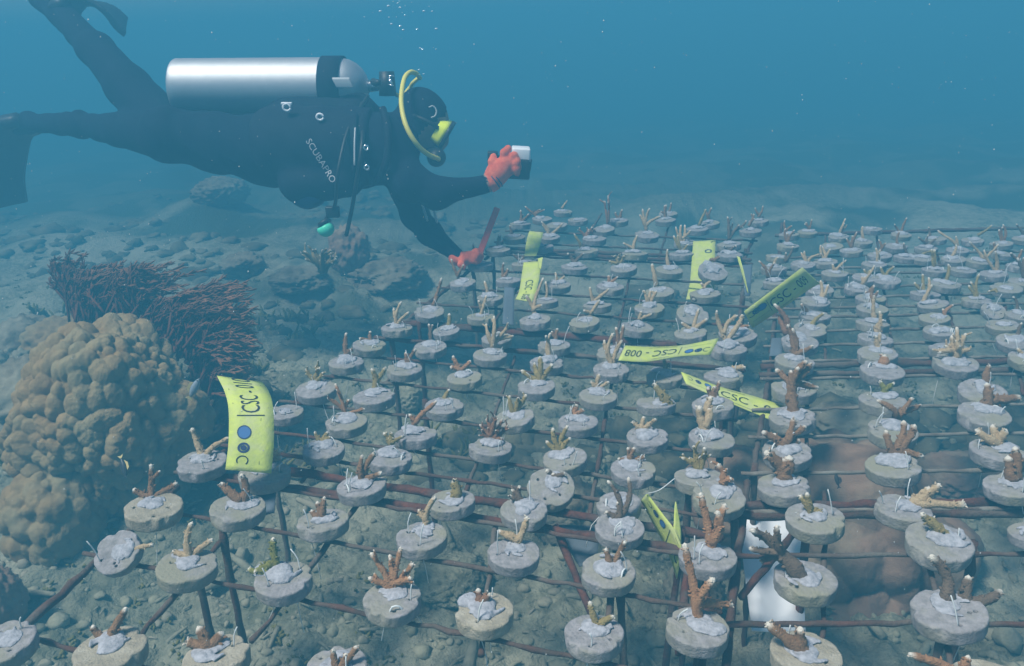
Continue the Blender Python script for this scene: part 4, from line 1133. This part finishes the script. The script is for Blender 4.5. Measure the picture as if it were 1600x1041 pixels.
C0 = W(808, 256, -.12)
cm = empty('underwater_camera', C0, 'compact camera in a dark housing with white top held in the raised orange glove', 'camera')
cx, cz = (RIGHT*.985+Vector((0, 0, -.06))).normalized(), Vector((.06, 0, .995)); cy = Vector((0, 1, 0))
mb = MB(C0); mb.box(W(809, 262, -.115), cx*.036, cy*.035, cz*.031, bev=.007); mb.build('housing', M['rubber'], cm)
mb = MB(C0); mb.box(W(814, 241, -.125), cx*.028, cy*.034, cz*.021, bev=.005); mb.build('white_top', M['slate'], cm)
mb = MB(C0); mb.tube([W(824, 262, -.115), W(829, 263, -.115)], [.026, .027], 18); mb.build('lens_port', M['rubber'], cm)
mb = MB(C0); mb.box(W(770, 247, -.10), cx*.016, cy*.02, cz*.020, bev=.004); mb.tube([W(775, 246, -.10), W(800, 250, -.11)], .008, 8); mb.build('grip', M['rubber'], cm)
mb = MB(C0); mb.tube([W(793, 233, -.125), W(793, 228.5, -.125)], [.007, .007], 10); mb.build('shutter_button', M['chrome'], cm)
mb = MB(None); c = W(762, 362, -.09); mb.off = c; a, b = W(748, 400, -.09), W(777, 325, -.09)
sd2 = (b-a).normalized().cross(ROT @ Vector((0, 0, 1))).normalized()
mb.box((a+b)/2, (b-a)/2, sd2*.0095, (ROT @ Vector((0, 0, 1)))*.004, bev=.002)
o = mb.build('measuring_stick', M['red_tape']); o.location = c; tag(o, 'red stick held upright in the diver\'s lower orange glove', 'stick')
# bubbles above the regulator
bm = bmesh.new(); bmesh.ops.create_icosphere(bm, subdivisions=2, radius=1); bme = bpy.data.meshes.new('bubble'); bm.to_mesh(bme); bm.free()
M['bubble'] = mat('air bubble', (.75, .85, .9), .15, spec=.6, metal=.3)
rbu = random.Random(5)
for i in range(26):
    u, v = (rbu.gauss(632, 20), rbu.uniform(2, 48)) if i > 4 else (rbu.gauss(658, 3), rbu.uniform(60, 122))
    o = link('bubble', bme, M['bubble'], loc=W(u, v, rbu.uniform(-.05, .1))); s = rbu.uniform(.0012, .0042); o.scale = (s*1.3, s, s*.8)
    tag(o, 'tiny pale air bubble rising above the diver\'s head', 'bubble', 'air bubbles rising from the diver')
# ------------------------------------------------------------------ seaweed, small life, drifting specks
def weed(label, bases, tipf, n, seed, r0=.0032):
    r = random.Random(seed); c = at_depth(*bases[len(bases)//2]); mb = MB(c)
    for i in range(n):
        k = r.uniform(0, len(bases)-1.001); j = int(k); f = k-j
        bu, bv, bd = (bases[j][q]*(1-f)+bases[j+1][q]*f for q in range(3))
        b = at_depth(bu+r.gauss(0, 6), bv+r.gauss(0, 8), bd+r.gauss(0, .06))
        tu, tv, td = tipf(bu, bv, bd, r); t = at_depth(tu, tv, td)
        mid = b.lerp(t, .5)+Vector((r.gauss(-.02, .015), r.gauss(0, .02), .045+r.gauss(0, .015)))
        pts = spline([b, mid, t], 9)
        mb.tube(pts, [r0*(1-.55*q/9) for q in range(10)], 5, [q/9*.9 for q in range(10)], jit=.15)
        for q in range(2, 9):                                  # side filaments
            for _ in range(5):
                ax = (pts[q+1]-pts[q-1]).normalized(); d = ax.orthogonal().normalized(); d.rotate(Matrix.Rotation(r.uniform(0, 6.28), 3, ax)); d = (d*.55+ax*1.1+RIGHT*.25).normalized()
                p = pts[q].lerp(pts[q+1], r.random()); L = r.uniform(.010, .026)
                mb.tube([p, p+d*L*.6, p+d*L], [.0022, .0023, .0011], 5, [q/9, q/9, min(1, q/9+.25)])
    o = mb.build('seaweed', M['weed'], att=True); o.location = c; return tag(o, label, 'seaweed')
weed('dense brown feathery seaweed combed sideways by the current behind the boulder', [(215, 545, 2.35), (270, 535, 2.32), (310, 570, 2.28), (318, 640, 2.25)],
     lambda u, v, d, r: (u+(390-u)*r.uniform(.35, 1.02)**.8+r.gauss(0, 6), v-(v-500)*.2-r.uniform(-30, 105)*r.uniform(.45, 1.08)+(8 if r.random() < .3 else 0), d+r.uniform(-.14, .12)), 360, 1, .0044)
weed('looser reddish-brown seaweed tuft left of the dense combed one', [(120, 505, 2.5), (170, 500, 2.45), (215, 505, 2.4)],
     lambda u, v, d, r: (u+r.uniform(0, 85), v-r.uniform(10, 92), d+r.uniform(-.1, .1)), 190, 2, .0040)
weed('thin upright wisp of red-brown seaweed behind the rounded coral head', [(103, 480, 2.6), (118, 470, 2.6), (140, 470, 2.6)],
     lambda u, v, d, r: (u+r.uniform(-14, 14), v-r.uniform(10, 75), d+r.uniform(-.05, .05)), 26, 3, .004)
# little branching coral on the mossy rock under the diver
c = at_depth(505, 412, 3.25); mb = MB(c); rg = random.Random(9)
for i in range(16):
    a = at_depth(505+rg.gauss(0, 3), 425, 3.25); b = at_depth(505+rg.gauss(0, 15), 395+rg.uniform(-6, 16), 3.25+rg.gauss(0, .04)); branch(mb, a, b, .010, .007, 0, rg, .1, 2, True, 6)
o = mb.build('branching_coral', M['c_yellow'], att=True); o.location = c; tag(o, 'small pale branching coral on the seabed below the mint green regulator', 'coral')
# two little reef fish
def fish(c, axis, up, L, label, m, m2):
    axis = Vector(axis).normalized(); up = (Vector(up)-axis*Vector(up).dot(axis)).normalized(); sd_ = axis.cross(up)
    root = empty('reef_fish', c, label, 'fish')
    mb = MB(c); prof = [(-.5, .03, .03), (-.42, .10, .05), (-.25, .20, .09), (0, .25, .11), (.22, .19, .09), (.38, .09, .05), (.46, .055, .03)]
    vs = []; n = 12
    for x, h, w_ in prof:
        for i in range(n): t_ = 2*math.pi*i/n; vs.append(c+axis*(-x*L)+up*(h*L*.7*math.sin(t_))+sd_*(w_*L*math.cos(t_)))
    mb.add(vs, [(j*n+i, j*n+(i+1) % n, (j+1)*n+(i+1) % n, (j+1)*n+i) for j in range(6) for i in range(n)]+[tuple(range(n)), tuple(72+i for i in range(n))]); mb.build('body', M[m], root)
    def flat(name, pts, mm, th=.012):
        mb = MB(c); k = len(pts); P = [c+axis*(-x*L)+up*(y*L) for x, y in pts]
        mb.add([p+sd_*th*L for p in P]+[p-sd_*th*L for p in P], [tuple(range(k)), tuple(range(2*k-1, k-1, -1))]+[(i, (i+1) % k, k+(i+1) % k, k+i) for i in range(k)]); mb.build(name, M[mm], root, smooth=False)
    flat('tail', [(.44, .03), (.62, .17), (.57, 0), (.62, -.17), (.44, -.03)], m2)
    flat('dorsal_fin', [(-.2, .17), (-.1, .30), (.15, .30), (.32, .13), (.1, .18)], m2)
    for s in (-1, 1):
        mb = MB(c); e = c+axis*(.38*L)+up*(.05*L)+sd_*(s*.055*L); mb.add([e+v*L*.028 for v in IV], IF); mb.build('eye', M['ink'], root)
M['fish_blue'] = mat('pale blue fish', (.22, .28, .36), .5, (.30, .33, .34), 200, spec=.5)
M['fish_dark'] = mat('dark fish', (.04, .04, .045), .4, spec=.4); M['fish_yellow'] = mat('yellowish fin', (.65, .52, .22), .5)
fish(at_depth(304, 606, 1.72), ROT @ Vector((.5, -.86, -.15)), ROT @ Vector((-.86, -.4, -.3)), 0.046, 'slim pale blue fish in front of the seaweed beside the boulder', 'fish_blue', 'fish_yellow')
fish(at_depth(193, 730, 1.62), ROT @ Vector((.35, .9, -.2)), ROT @ Vector((.9, -.3, -.2)), .040, 'tiny dark fish with yellowish fins low beside the boulder', 'fish_dark', 'fish_yellow')
fish(at_depth(1308, 750, 1.42), ROT @ Vector((-.2, -.95, .1)), ROT @ Vector((.95, -.2, -.2)), .024, 'tiny black fish against the brown double-humped coral', 'fish_dark', 'fish_dark')
# drifting specks: uncountable
sp = MB(); rs = random.Random(21)
TETV = [Vector((1, 0, -.5)), Vector((-.5, .87, -.5)), Vector((-.5, -.87, -.5)), Vector((0, 0, 1))]
for i in range(1500):
    d = rs.uniform(.6, 3.2); p = at_depth(rs.uniform(-60, 1660), rs.uniform(-40, 1080), d); s = rs.uniform(.0004, .0011)*(.6+.3*d)
    if p.z < .1: continue
    sp.add([p+v*s for v in TETV], [(0, 1, 2), (0, 3, 1), (1, 3, 2), (2, 3, 0)])
M['speck'] = mat('drifting specks', (.55, .58, .56), .9)
tag(sp.build('drifting_specks', M['speck']), kind='stuff')
